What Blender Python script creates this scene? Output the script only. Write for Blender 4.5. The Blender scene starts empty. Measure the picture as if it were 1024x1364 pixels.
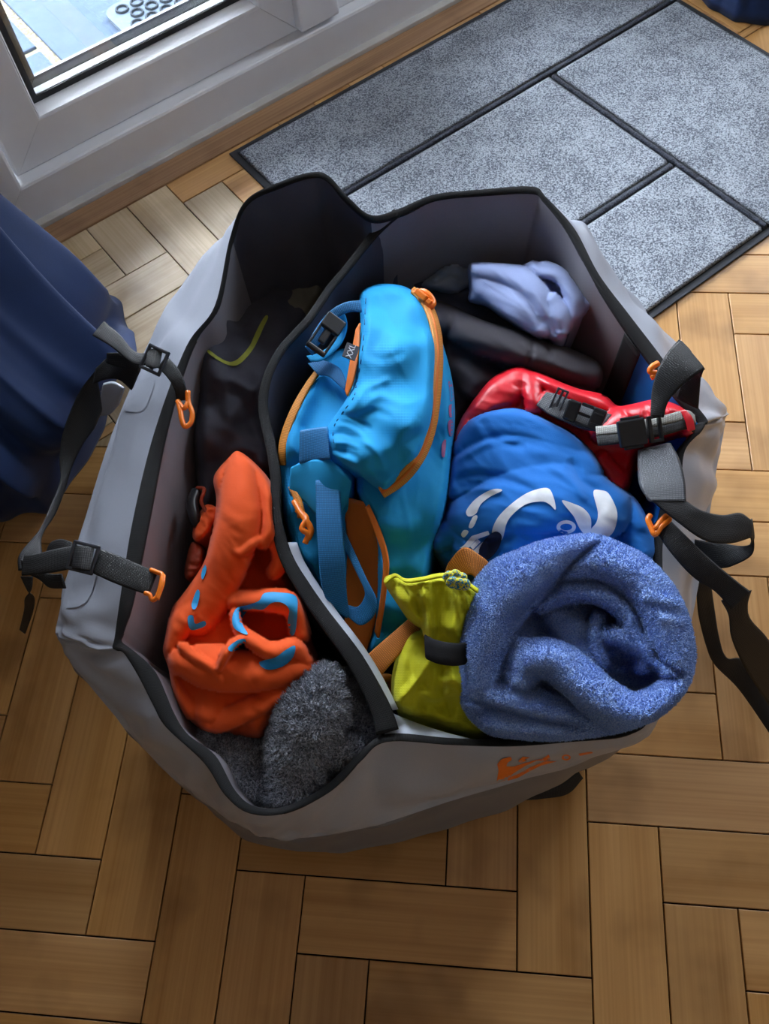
import bpy, bmesh, math, random
import numpy as np
from mathutils import Vector, Matrix
from mathutils.geometry import delaunay_2d_cdt
from mathutils.bvhtree import BVHTree

C = bpy.context.scene.collection
scene = bpy.context.scene
random.seed(7)

# ------------------------------------------------------------------ camera, sky, exposure
F = 1169.7
R = np.array([[0.78812, 0.56282, -0.24920], [-0.61325, 0.68324, -0.39637], [-0.05282, 0.46521, 0.88362]])
cam = bpy.data.cameras.new('camera')
cam_o = bpy.data.objects.new('camera', cam)
C.objects.link(cam_o)
cam.sensor_fit = 'VERTICAL'
cam.sensor_height = 24.0
cam.lens = 24.0 * F / 1364
cam.clip_start = 0.02
M4 = Matrix([list(R[i]) + [0] for i in range(3)] + [[0, 0, 0, 1]])
M4.translation = Vector((0, 0, 1.0))
cam_o.matrix_world = M4
scene.camera = cam_o

w = bpy.data.worlds.new('overcast_sky')
scene.world = w
w.use_nodes = True
nt = w.node_tree
bg = nt.nodes['Background']
tc = nt.nodes.new('ShaderNodeTexCoord')
sx = nt.nodes.new('ShaderNodeSeparateXYZ')
rp = nt.nodes.new('ShaderNodeValToRGB')
nt.links.new(tc.outputs['Generated'], sx.inputs[0])
nt.links.new(sx.outputs['Z'], rp.inputs[0])
rp.color_ramp.elements[0].position = 0.0
rp.color_ramp.elements[0].color = (0.57, 0.62, 0.68, 1)
rp.color_ramp.elements[1].position = 1.0
rp.color_ramp.elements[1].color = (1.28, 1.42, 1.60, 1)
nt.links.new(rp.outputs[0], bg.inputs[0])
bg.inputs[1].default_value = 6.0

def portal(name, loc, sx_, sy_, rot=(math.radians(-90), 0, 0)):
    l = bpy.data.lights.new(name, 'AREA')
    l.shape = 'RECTANGLE'
    l.size = sx_
    l.size_y = sy_
    l.cycles.is_portal = True
    o = bpy.data.objects.new(name, l)
    C.objects.link(o)
    o.location = loc
    o.rotation_euler = rot
    return o

portal('door_portal', (0.75, 1.33, 1.1), 1.35, 2.2)
portal('fill_window_portal', (2.69, 0.85, 1.45), 0.6, 1.4, (math.radians(90), 0, math.radians(90)))  # sky light through the unseen side window added for fill

vs = scene.view_settings
vs.view_transform = 'Standard'
vs.look = 'None'
vs.gamma = 1.0
vs.use_curve_mapping = False
vs.exposure = 2.5
scene.cycles.max_bounces = 8
scene.cycles.diffuse_bounces = 5
scene.cycles.sample_clamp_indirect = 6.0

# ------------------------------------------------------------------ helpers
CAMP = np.array([0, 0, 1.0])

def at(px, py, z=0.0):
    """world point at height z seen at photograph pixel (px, py)"""
    px = np.asarray(px, float)
    py = np.asarray(py, float)
    d = np.stack([(px - 512) / F, -(py - 682) / F, -np.ones_like(px)], -1) @ R.T
    t = (np.asarray(z, float) - 1.0) / d[..., 2]
    p = d * t[..., None]
    p[..., 2] += 1.0
    return p

def ray(px, py):
    d = R @ np.array([(px - 512) / F, -(py - 682) / F, -1.0])
    return Vector((0, 0, 1.0)), Vector(d).normalized()

WLOC = {}

def S(h):
    h = h.lstrip('#')
    c = [int(h[i:i + 2], 16) / 255 for i in (0, 2, 4)]
    return tuple(x / 12.92 if x <= 0.04045 else ((x + 0.055) / 1.055) ** 2.4 for x in c) + (1,)

def tag(o, label=None, cat=None, group=None, kind=None):
    if label: o['label'] = label
    if cat: o['category'] = cat
    if group: o['group'] = group
    if kind: o['kind'] = kind
    return o

def link(name, me, parent=None, loc=None):
    o = bpy.data.objects.new(name, me)
    C.objects.link(o)
    if parent is not None:
        o.parent = parent
    elif loc is not None:
        o.location = loc
    WLOC[o.name] = Vector(loc) if loc is not None else (WLOC[parent.name].copy() if parent is not None else Vector((0, 0, 0)))
    return o

def mk(name, V, Fc, m, parent=None, loc=None, smooth=True, uv=None):
    """mesh from world coordinates; loc = origin of a top-level object"""
    V = np.asarray(V, float)
    if parent is not None:
        off = np.array(WLOC[parent.name])
    elif loc is not None:
        off = np.array(loc)
    else:
        mn, mx = V.min(0), V.max(0)
        off = np.array([(mn[0] + mx[0]) / 2, (mn[1] + mx[1]) / 2, mn[2]])
        loc = off
    me = bpy.data.meshes.new(name)
    me.from_pydata((V - off).tolist(), [], [list(map(int, f)) for f in Fc])
    if uv is not None:
        ul = me.uv_layers.new(name='UVMap')
        li = np.zeros(len(me.loops), int)
        me.loops.foreach_get('vertex_index', li)
        ul.data.foreach_set('uv', np.asarray(uv, float)[li].ravel())
    me.materials.append(m)
    if smooth:
        me.polygons.foreach_set('use_smooth', [True] * len(me.polygons))
    me.validate()
    me.update()
    return link(name, me, parent, None if parent is not None else Vector(loc))

def empty(name, loc):
    o = bpy.data.objects.new(name, None)
    C.objects.link(o)
    o.location = loc
    o.empty_display_size = 0.05
    WLOC[o.name] = Vector(loc)
    return o

def bm_out(name, bm, m, parent=None, loc=None, smooth=False):
    bmesh.ops.recalc_face_normals(bm, faces=bm.faces)
    V = [v.co[:] for v in bm.verts]
    bm.verts.index_update()
    Fc = [[v.index for v in f.verts] for f in bm.faces]
    bm.free()
    return mk(name, V, Fc, m, parent, loc, smooth)

def bx(bm, lo, hi, bev=0.0, frame=None, seg=2):
    """box lo..hi (optionally in a local frame matrix) with bevelled edges"""
    r = bmesh.ops.create_cube(bm, size=1.0)
    vs_ = r['verts']
    for v in vs_:
        v.co = Vector([lo[i] + (v.co[i] + 0.5) * (hi[i] - lo[i]) for i in range(3)])
    if bev > 0:
        es = list({e for v in vs_ for e in v.link_edges})
        rr = bmesh.ops.bevel(bm, geom=es, offset=bev, segments=seg, affect='EDGES', profile=0.5)
        vs_ = list({v for f in rr['faces'] for v in f.verts} | {v for v in vs_ if v.is_valid})
    if frame is not None:
        for v in vs_:
            v.co = frame @ v.co

def box(name, lo, hi, m, parent=None, bev=0.0, frame=None):
    bm = bmesh.new()
    bx(bm, lo, hi, bev, frame)
    return bm_out(name, bm, m, parent)

def catmull(P, n, closed=False):
    """resample control points with n steps per segment"""
    P = np.asarray(P, float)
    N = len(P)
    out = []
    segs = N if closed else N - 1
    t = np.linspace(0, 1, n, endpoint=False)[:, None]
    for i in range(segs):
        if closed:
            p0, p1, p2, p3 = P[(i - 1) % N], P[i], P[(i + 1) % N], P[(i + 2) % N]
        else:
            p1, p2 = P[i], P[i + 1]
            p0 = P[i - 1] if i > 0 else 2 * p1 - p2
            p3 = P[i + 2] if i + 2 < N else 2 * p2 - p1
        out.append(0.5 * (2 * p1 + (p2 - p0) * t + (2 * p0 - 5 * p1 + 4 * p2 - p3) * t ** 2 + (3 * p1 - p0 - 3 * p2 + p3) * t ** 3))
    if not closed:
        out.append(P[-1:])
    return np.concatenate(out)

def even(P, step, closed=False):
    P = np.asarray(P, float)
    Q = np.vstack([P, P[:1]]) if closed else P
    s = np.r_[0, np.cumsum(np.linalg.norm(np.diff(Q, axis=0), axis=1))]
    n = max(3, int(s[-1] / step))
    tt = np.linspace(0, s[-1], n + 1)
    if closed: tt = tt[:-1]
    return np.stack([np.interp(tt, s, Q[:, k]) for k in range(P.shape[1])], 1)

def hash2(ix, iy, seed):
    h = np.sin(ix * 127.1 + iy * 311.7 + seed * 74.7) * 43758.5453
    return h - np.floor(h)

def vnoise(x, y, seed=0):
    """smooth gradient noise -1..1"""
    ix, iy = np.floor(x), np.floor(y)
    fx, fy = x - ix, y - iy
    ux, uy = fx ** 3 * (fx * (fx * 6 - 15) + 10), fy ** 3 * (fy * (fy * 6 - 15) + 10)
    def g(a, b):
        an = hash2(ix + a, iy + b, seed) * 2 * np.pi
        return np.cos(an) * (fx - a) + np.sin(an) * (fy - b)
    return 1.5 * ((g(0, 0) * (1 - ux) + g(1, 0) * ux) * (1 - uy) + (g(0, 1) * (1 - ux) + g(1, 1) * ux) * uy)

def wrinkle(px, py, scale, seed, ang=0.0, aniso=2.0, octs=3):
    """crumpled-cloth relief, sharp crests, 0..1"""
    c, s = math.cos(ang), math.sin(ang)
    u, v = (px * c + py * s) / (scale * aniso), (-px * s + py * c) / scale
    wu = u + 0.45 * vnoise(u * 0.7 + 5, v * 0.7, seed + 9)
    wv = v + 0.45 * vnoise(u * 0.7, v * 0.7 + 3, seed + 17)
    h = np.zeros_like(px, dtype=float)
    a, tot = 1.0, 0.0
    for k in range(octs):
        n = 1 - np.sqrt(np.abs(vnoise(wu * 2 ** k, wv * 2 ** k, seed + k * 31)) ** 2 + 0.004)
        h += a * n
        tot += a
        a *= 0.42
    return h / tot

def seg_dist(P, L):
    """distance to polyline, parameter 0..1 along it, signed side"""
    L = np.asarray(L, float)
    A, B = L[:-1], L[1:]
    AB = B - A
    l2 = (AB ** 2).sum(1) + 1e-9
    cum = np.r_[0, np.cumsum(np.sqrt(l2))]
    bd = np.full(len(P), 1e9)
    bu = np.zeros(len(P))
    bs = np.ones(len(P))
    for i in range(len(A)):
        AP = P - A[i]
        t = np.clip((AP @ AB[i]) / l2[i], 0, 1)
        D = AP - t[:, None] * AB[i]
        d = np.sqrt((D ** 2).sum(1))
        k = d < bd
        bd[k] = d[k]
        bu[k] = ((cum[i] + t * (cum[i + 1] - cum[i])) / cum[-1])[k]
        cr = AB[i][0] * AP[:, 1] - AB[i][1] * AP[:, 0]
        bs[k] = np.sign(cr)[k]
    return bd, bu, bs

def idw(P, ctl):
    ctl = np.asarray(ctl, float)
    d2 = ((P[:, None, :] - ctl[None, :, :2]) ** 2).sum(2) + 60.0
    wt = d2 ** -1.5
    return (wt * ctl[:, 2]).sum(1) / wt.sum(1)

def inside(P, poly):
    x, y = P[:, 0], P[:, 1]
    r = np.zeros(len(P), bool)
    n = len(poly)
    for i in range(n):
        x1, y1 = poly[i]
        x2, y2 = poly[(i + 1) % n]
        if y1 == y2: continue
        c = ((y1 > y) != (y2 > y)) & (x < (x2 - x1) * (y - y1) / (y2 - y1) + x1)
        r ^= c
    return r

def fold_sum(P, folds):
    """folds: ('r' rounded ridge | 's' sharp ridge | 'l' lip: high on one side, ...), polyline, width, height"""
    z = np.zeros(len(P))
    for k, L, wd, amp in folds:
        d, u, sg = seg_dist(P, catmull(L, 6) if len(L) > 2 else L)
        tp = np.clip(np.minimum(u, 1 - u) * 5, 0, 1) ** 0.5 * 0.85 + 0.15
        if k == 'r':
            z += amp * np.exp(-(d / wd) ** 2) * tp
        elif k == 's':
            z += amp * np.clip(1 - np.sqrt((d / wd) ** 2 + 0.01), 0, 1) ** 1.3 * tp
        elif k == 'l':
            q = np.where(sg > 0, np.exp(-d / wd), -0.35 * np.exp(-(d / (wd * 0.35))) * (d < wd * 3))
            edge_ = np.clip(d / 3.0, 0, 1)
            z += amp * q * tp * np.where(sg > 0, 0.35 + 0.65 * np.sqrt(edge_), 1)
    return z

def tube_max(P, z, tubes):
    """raise the height to rolls of cloth running along (px, py, z, half width) paths"""
    for tb in tubes:
        T = np.array([list(t) for t in tb[0]], float)
        h = tb[1] if len(tb) > 1 else 0.03
        Q = catmull(T, 6)
        d, u, _ = seg_dist(P, Q[:, :2])
        s = np.r_[0, np.cumsum(np.linalg.norm(np.diff(Q[:, :2], axis=0), axis=1))]
        s /= s[-1]
        zz = np.interp(u, s, Q[:, 2])
        ww = np.interp(u, s, Q[:, 3])
        k = np.clip(d / ww, 0, 1)
        zt = zz - h * (1 - np.sqrt(1 - k ** 2))
        zt = np.where(d < ww, zt, -1)
        z = np.maximum(z, zt)
    return z

SURF = {}

def blob(name, outline, zc, m, parent=None, drop=0.04, edge=24, folds=(), cr=(0.006, 40, 1, 0.0, 2.0), sp=4.0,
         depth=0.06, tubes=(), smooth_out=True, bottom=None, taper=0.20, rough_edge=0.0):
    """a soft cloth lump: its top follows zc and the folds, its rim rolls over and drops to the underside"""
    out = np.asarray(outline, float)
    if smooth_out: out = catmull(out, 6, True)
    out = even(out, sp, True)
    if rough_edge:
        c = out.mean(0)
        q = vnoise(out[:, 0] / 9, out[:, 1] / 9, 5) * rough_edge
        dd = out - c
        out = out + dd / np.linalg.norm(dd, axis=1)[:, None] * q[:, None]
    mn, mx = out.min(0), out.max(0)
    gx, gy = np.meshgrid(np.arange(mn[0], mx[0], sp), np.arange(mn[1], mx[1], sp * 0.87))
    gx = gx + (np.arange(gx.shape[0]) % 2)[:, None] * sp * 0.5
    G = np.stack([gx.ravel(), gy.ravel()], 1)
    G = G[inside(G, out)]
    d, _, _ = seg_dist(G, np.vstack([out, out[:1]]))
    G = G[d > sp * 0.55]
    n = len(out)
    pts = np.vstack([out, G])
    r = delaunay_2d_cdt([Vector(p) for p in pts], [], [list(range(n))], 1, 1e-5)
    P = np.array([v[:] for v in r[0]])
    tris = r[2]
    bd, _, _ = seg_dist(P, np.vstack([out, out[:1]]))
    t = np.clip(bd / edge, 0, 1)
    z = idw(P, zc) - drop * (1 - np.sqrt(np.clip(1 - (1 - t) ** 2, 0, 1)))
    fade = np.clip(bd / (edge * 0.6), 0, 1) * 0.8 + 0.2
    if tubes:
        z = tube_max(P, z, tubes) - drop * (1 - np.sqrt(np.clip(1 - (1 - np.clip(bd / 8, 0, 1)) ** 2, 0, 1))) * 0.5
    if cr: z += cr[0] * (wrinkle(P[:, 0], P[:, 1], cr[1], cr[2], cr[3], cr[4]) - 0.6) * 2.2 * fade
    z += fold_sum(P, folds) * fade
    W = at(P[:, 0], P[:, 1], z)
    om = {}
    for k, orig in enumerate(r[3]):
        for a in orig:
            if a < n: om[a] = k
    loop = [om[a] for a in range(n) if a in om]
    V = [W]
    Fc = [list(f) for f in tris]
    cen = W[loop].mean(0)
    base = len(W)
    prev = loop
    for j, (fr, tp) in enumerate(((0.35, 0.3), (1.0, 1.0))):
        q = W[loop].copy()
        q[:, 2] = q[:, 2] - depth * fr
        if bottom is not None: q[:, 2] = W[loop][:, 2] + (bottom - W[loop][:, 2]) * fr
        q[:, :2] += (cen[:2] - q[:, :2]) * taper * tp
        V.append(q)
        cur = list(range(base, base + len(loop)))
        for a in range(len(loop)):
            b = (a + 1) % len(loop)
            Fc.append([prev[b], prev[a], cur[a], cur[b]])
        prev = cur
        base += len(loop)
    Fc.append(prev[::-1])
    V = np.vstack(V)
    # orient: top faces point up
    bm = bmesh.new()
    bv = [bm.verts.new(v) for v in V]
    for f in Fc:
        try: bm.faces.new([bv[i] for i in f])
        except ValueError: pass
    bmesh.ops.recalc_face_normals(bm, faces=bm.faces)
    uvp = np.zeros((len(V), 2))
    uvp[:len(P)] = P / 100.0
    bm.verts.index_update()
    Fo = [[v.index for v in f.verts] for f in bm.faces]
    bm.free()
    o = mk(name, V, Fo, m, parent, uv=uvp)
    SURF[o.name] = BVHTree.FromPolygons([tuple(v) for v in V], Fo)
    return o

def add_pile(ft, n, ln, m, seed, width=.0007, spread=.0012, clumpy=.003):
    """short tufts standing on a towel's upper side"""
    rs = np.random.RandomState(seed)
    me = ft.data
    co = np.zeros(len(me.vertices) * 3)
    me.vertices.foreach_get('co', co)
    co = co.reshape(-1, 3)
    nn = np.zeros(len(me.vertices) * 3)
    me.vertices.foreach_get('normal', nn)
    nn = nn.reshape(-1, 3)
    tri = np.array([list(p.vertices) for p in me.polygons if len(p.vertices) == 3])
    A_, B_, C_ = co[tri[:, 0]], co[tri[:, 1]], co[tri[:, 2]]
    ar = np.linalg.norm(np.cross(B_ - A_, C_ - A_), axis=1)
    pick = rs.choice(len(tri), n, p=ar / ar.sum())
    u, v = rs.rand(n), rs.rand(n)
    fl_ = u + v > 1
    u[fl_], v[fl_] = 1 - u[fl_], 1 - v[fl_]
    P = A_[pick] + (B_ - A_)[pick] * u[:, None] + (C_ - A_)[pick] * v[:, None]
    Nn = nn[tri[pick, 0]]
    tv = rs.randn(n, 3)
    tv -= (tv * Nn).sum(1)[:, None] * Nn
    tv /= np.linalg.norm(tv, axis=1)[:, None]
    clump = np.stack([vnoise(P[:, 0] * 160, P[:, 1] * 160, 2), vnoise(P[:, 0] * 160, P[:, 1] * 160, 8), 0 * u], 1)
    tip = P + Nn * (ln * (0.65 + 0.5 * rs.rand(n)))[:, None] + tv * spread + clump * clumpy
    wd = np.cross(Nn, tv) * width
    TV = np.empty((n * 3, 3))
    TV[0::3], TV[1::3], TV[2::3] = P - wd, P + wd, tip
    tuft = mk('pile', TV + np.array(WLOC[ft.name]), np.arange(n * 3).reshape(-1, 3), m, ft, smooth=False)
    tuft['kind'] = 'stuff'

def hit(surf, px, py):
    o, d = ray(px, py)
    best = None
    for s in (surf if isinstance(surf, (list, tuple)) else [surf]):
        h = SURF[s.name].ray_cast(o, d)
        if h[0] is not None and (best is None or h[3] < best[1]): best = (h[0], h[3])
    if best is None: return None
    return np.array(best[0])

def decal(name, poly, surf, m, parent, lift=0.0012, sp=4.0, smooth=True, thick=0.0008):
    """printed shape lying on a surface: a thin sheet that follows it"""
    out = np.asarray(poly, float)
    if smooth: out = catmull(out, 5, True)
    out = even(out, sp * 0.7, True)
    mn, mx = out.min(0), out.max(0)
    gx, gy = np.meshgrid(np.arange(mn[0], mx[0], sp), np.arange(mn[1], mx[1], sp))
    G = np.stack([gx.ravel(), gy.ravel()], 1)
    G = G[inside(G, out)]
    if len(G):
        d, _, _ = seg_dist(G, np.vstack([out, out[:1]]))
        G = G[d > sp * 0.5]
    pts = np.vstack([out, G]) if len(G) else out
    r = delaunay_2d_cdt([Vector(p) for p in pts], [], [list(range(len(out)))], 1, 1e-5)
    V, keep = [], []
    last = None
    for p in r[0]:
        h = hit(surf, p[0], p[1])
        if h is None: h = last if last is not None else at(p[0], p[1], 0.2)
        last = h
        dv = CAMP - h
        V.append(h + dv / np.linalg.norm(dv) * lift)
    return mk(name, V, r[2], m, parent)

def ribbon(name, Lp, Rp, m, parent=None, th=0.0016, n=8, world=False, loc=None, curl=0.0):
    """webbing strap between two edge lines of (px, py, z)"""
    Lp = np.asarray(Lp, float)
    Rp = np.asarray(Rp, float)
    if not world:
        Lp = at(Lp[:, 0], Lp[:, 1], Lp[:, 2])
        Rp = at(Rp[:, 0], Rp[:, 1], Rp[:, 2])
    A, B = catmull(Lp, n), catmull(Rp, n)
    N = len(A)
    cen = (A + B) / 2
    T = np.gradient(cen, axis=0)
    Wd = B - A
    Nn = np.cross(T, Wd)
    Nn /= np.linalg.norm(Nn, axis=1)[:, None] + 1e-9
    V, uv = [], []
    s = np.r_[0, np.cumsum(np.linalg.norm(np.diff(cen, axis=0), axis=1))]
    wid = np.linalg.norm(Wd, axis=1)
    cols = [(0, 0), (0.08, 0.5), (0.35, 0.5), (0.65, 0.5), (0.92, 0.5), (1, 0), (0.92, -0.5), (0.65, -0.5), (0.35, -0.5), (0.08, -0.5)]
    for i in range(N):
        for f, k in cols:
            V.append(A[i] + Wd[i] * f + Nn[i] * th * k)
            uv.append((s[i] * 20, f * wid[i] * 20))
    K = len(cols)
    Fc = []
    for i in range(N - 1):
        for k in range(K):
            a, b = i * K + k, i * K + (k + 1) % K
            Fc.append([a, b, b + K, a + K])
    Fc.append(list(range(K))[::-1])
    Fc.append([(N - 1) * K + k for k in range(K)])
    o = mk(name, V, Fc, m, parent, uv=uv)
    return o

def tube(name, pts, rad, m, parent=None, n=6, sides=10, world=False, closed=False):
    P = np.asarray(pts, float)
    if not world: P = at(P[:, 0], P[:, 1], P[:, 2])
    P = catmull(P, n, closed)
    N = len(P)
    T = np.gradient(P, axis=0)
    T /= np.linalg.norm(T, axis=1)[:, None] + 1e-9
    up = np.array([0.3, 0.2, 0.9])
    V = []
    for i in range(N):
        a = np.cross(T[i], up)
        a /= np.linalg.norm(a) + 1e-9
        b = np.cross(a, T[i])
        rr = rad[min(len(rad) - 1, int(i / max(1, N - 1) * (len(rad) - 1) + 0.5))] if isinstance(rad, (list, tuple)) else rad
        for k in range(sides):
            an = 2 * math.pi * k / sides
            V.append(P[i] + (a * math.cos(an) + b * math.sin(an)) * rr)
    Fc = []
    for i in range(N if closed else N - 1):
        for k in range(sides):
            a, b = i * sides + k, i * sides + (k + 1) % sides
            c_ = ((i + 1) % N) * sides
            Fc.append([b, a, c_ + k, c_ + (k + 1) % sides])
    if not closed:
        Fc.append(list(range(sides)))
        Fc.append([(N - 1) * sides + k for k in range(sides)][::-1])
    return mk(name, V, Fc, m, parent)

def frame(c, ax, tilt=None):
    """local frame: origin at pixel point c, x towards pixel point ax, z towards the viewer's side (up)"""
    o = at(*c)
    X = at(*ax) - o
    X /= np.linalg.norm(X)
    N = (CAMP - o) if tilt is None else np.array(tilt, float)
    N = N - X * (N @ X)
    N /= np.linalg.norm(N)
    Y = np.cross(N, X)
    m = Matrix([[X[i], Y[i], N[i], o[i]] for i in range(3)] + [[0, 0, 0, 1]])
    return m

# ------------------------------------------------------------------ materials
def new_mat(name):
    m = bpy.data.materials.new(name)
    m.use_nodes = True
    t = m.node_tree
    return m, t, t.nodes['Principled BSDF']

def nd(t, kind, **kw):
    n = t.nodes.new(kind)
    for k, v in kw.items():
        if k in n.inputs: n.inputs[k].default_value = v
        else: setattr(n, k, v)
    return n

def fabric(name, col, rough=0.8, grain=900, bump=0.25, var=0.12, sheen=0.0, spec=0.3, coat=0.0, weave=None, big=25):
    m, t, b = new_mat(name)
    L = t.links.new
    tcn = nd(t, 'ShaderNodeTexCoord')
    n1 = nd(t, 'ShaderNodeTexNoise', Scale=grain, Detail=2.0)
    n2 = nd(t, 'ShaderNodeTexNoise', Scale=big, Detail=3.0)
    L(tcn.outputs['Object'], n1.inputs['Vector'])
    L(tcn.outputs['Object'], n2.inputs['Vector'])
    mx = nd(t, 'ShaderNodeMath', operation='ADD')
    L(n1.outputs['Fac'], mx.inputs[0])
    L(n2.outputs['Fac'], mx.inputs[1])
    cr = nd(t, 'ShaderNodeValToRGB')
    c0 = tuple(max(0, x * (1 - var)) for x in col[:3]) + (1,)
    c1 = tuple(min(1, x * (1 + var)) for x in col[:3]) + (1,)
    cr.color_ramp.elements[0].position = 0.35
    cr.color_ramp.elements[0].color = c0
    cr.color_ramp.elements[1].position = 0.65
    cr.color_ramp.elements[1].color = c1
    hv = nd(t, 'ShaderNodeMath', operation='MULTIPLY')
    hv.inputs[1].default_value = 0.5
    L(mx.outputs[0], hv.inputs[0])
    L(hv.outputs[0], cr.inputs[0])
    L(cr.outputs[0], b.inputs['Base Color'])
    b.inputs['Roughness'].default_value = rough
    b.inputs['Specular IOR Level'].default_value = spec
    b.inputs['Sheen Weight'].default_value = sheen
    b.inputs['Coat Weight'].default_value = coat
    b.inputs['Coat Roughness'].default_value = 0.35
    src = n1.outputs['Fac']
    if weave:
        w1 = nd(t, 'ShaderNodeTexWave', Scale=weave, wave_type='BANDS', bands_direction='X')
        w2 = nd(t, 'ShaderNodeTexWave', Scale=weave, wave_type='BANDS', bands_direction='Y')
        L(tcn.outputs['UV'], w1.inputs['Vector'])
        L(tcn.outputs['UV'], w2.inputs['Vector'])
        a2 = nd(t, 'ShaderNodeMath', operation='MAXIMUM')
        L(w1.outputs['Fac'], a2.inputs[0])
        L(w2.outputs['Fac'], a2.inputs[1])
        src = a2.outputs[0]
    bp = nd(t, 'ShaderNodeBump', Strength=bump, Distance=0.001)
    L(src, bp.inputs['Height'])
    L(bp.outputs[0], b.inputs['Normal'])
    return m

def webbing(name, col, rough=0.6, spec=0.4):
    m, t, b = new_mat(name)
    L = t.links.new
    tcn = nd(t, 'ShaderNodeTexCoord')
    w1 = nd(t, 'ShaderNodeTexWave', Scale=9.0, wave_type='BANDS', bands_direction='X')
    w2 = nd(t, 'ShaderNodeTexWave', Scale=12.0, wave_type='BANDS', bands_direction='Y')
    L(tcn.outputs['UV'], w1.inputs['Vector'])
    L(tcn.outputs['UV'], w2.inputs['Vector'])
    a = nd(t, 'ShaderNodeMath', operation='MULTIPLY')
    L(w1.outputs['Fac'], a.inputs[0])
    L(w2.outputs['Fac'], a.inputs[1])
    cr = nd(t, 'ShaderNodeValToRGB')
    cr.color_ramp.elements[0].color = tuple(x * 0.6 for x in col[:3]) + (1,)
    cr.color_ramp.elements[1].color = tuple(min(1, x * 1.5) for x in col[:3]) + (1,)
    L(a.outputs[0], cr.inputs[0])
    L(cr.outputs[0], b.inputs['Base Color'])
    b.inputs['Roughness'].default_value = rough
    b.inputs['Specular IOR Level'].default_value = spec
    bp = nd(t, 'ShaderNodeBump', Strength=0.5, Distance=0.0006)
    L(a.outputs[0], bp.inputs['Height'])
    L(bp.outputs[0], b.inputs['Normal'])
    return m

def plain(name, col, rough=0.5, spec=0.5, bump=0.0, scale=300, metal=0.0, var=0.05):
    m, t, b = new_mat(name)
    L = t.links.new
    tcn = nd(t, 'ShaderNodeTexCoord')
    n1 = nd(t, 'ShaderNodeTexNoise', Scale=scale, Detail=3.0)
    L(tcn.outputs['Object'], n1.inputs['Vector'])
    cr = nd(t, 'ShaderNodeValToRGB')
    cr.color_ramp.elements[0].position = 0.3
    cr.color_ramp.elements[1].position = 0.7
    cr.color_ramp.elements[0].color = tuple(x * (1 - var) for x in col[:3]) + (1,)
    cr.color_ramp.elements[1].color = tuple(min(1, x * (1 + var)) for x in col[:3]) + (1,)
    L(n1.outputs['Fac'], cr.inputs[0])
    L(cr.outputs[0], b.inputs['Base Color'])
    b.inputs['Roughness'].default_value = rough
    b.inputs['Specular IOR Level'].default_value = spec
    b.inputs['Metallic'].default_value = metal
    if bump:
        bp = nd(t, 'ShaderNodeBump', Strength=bump, Distance=0.001)
        L(n1.outputs['Fac'], bp.inputs['Height'])
        L(bp.outputs[0], b.inputs['Normal'])
    return m

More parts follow.
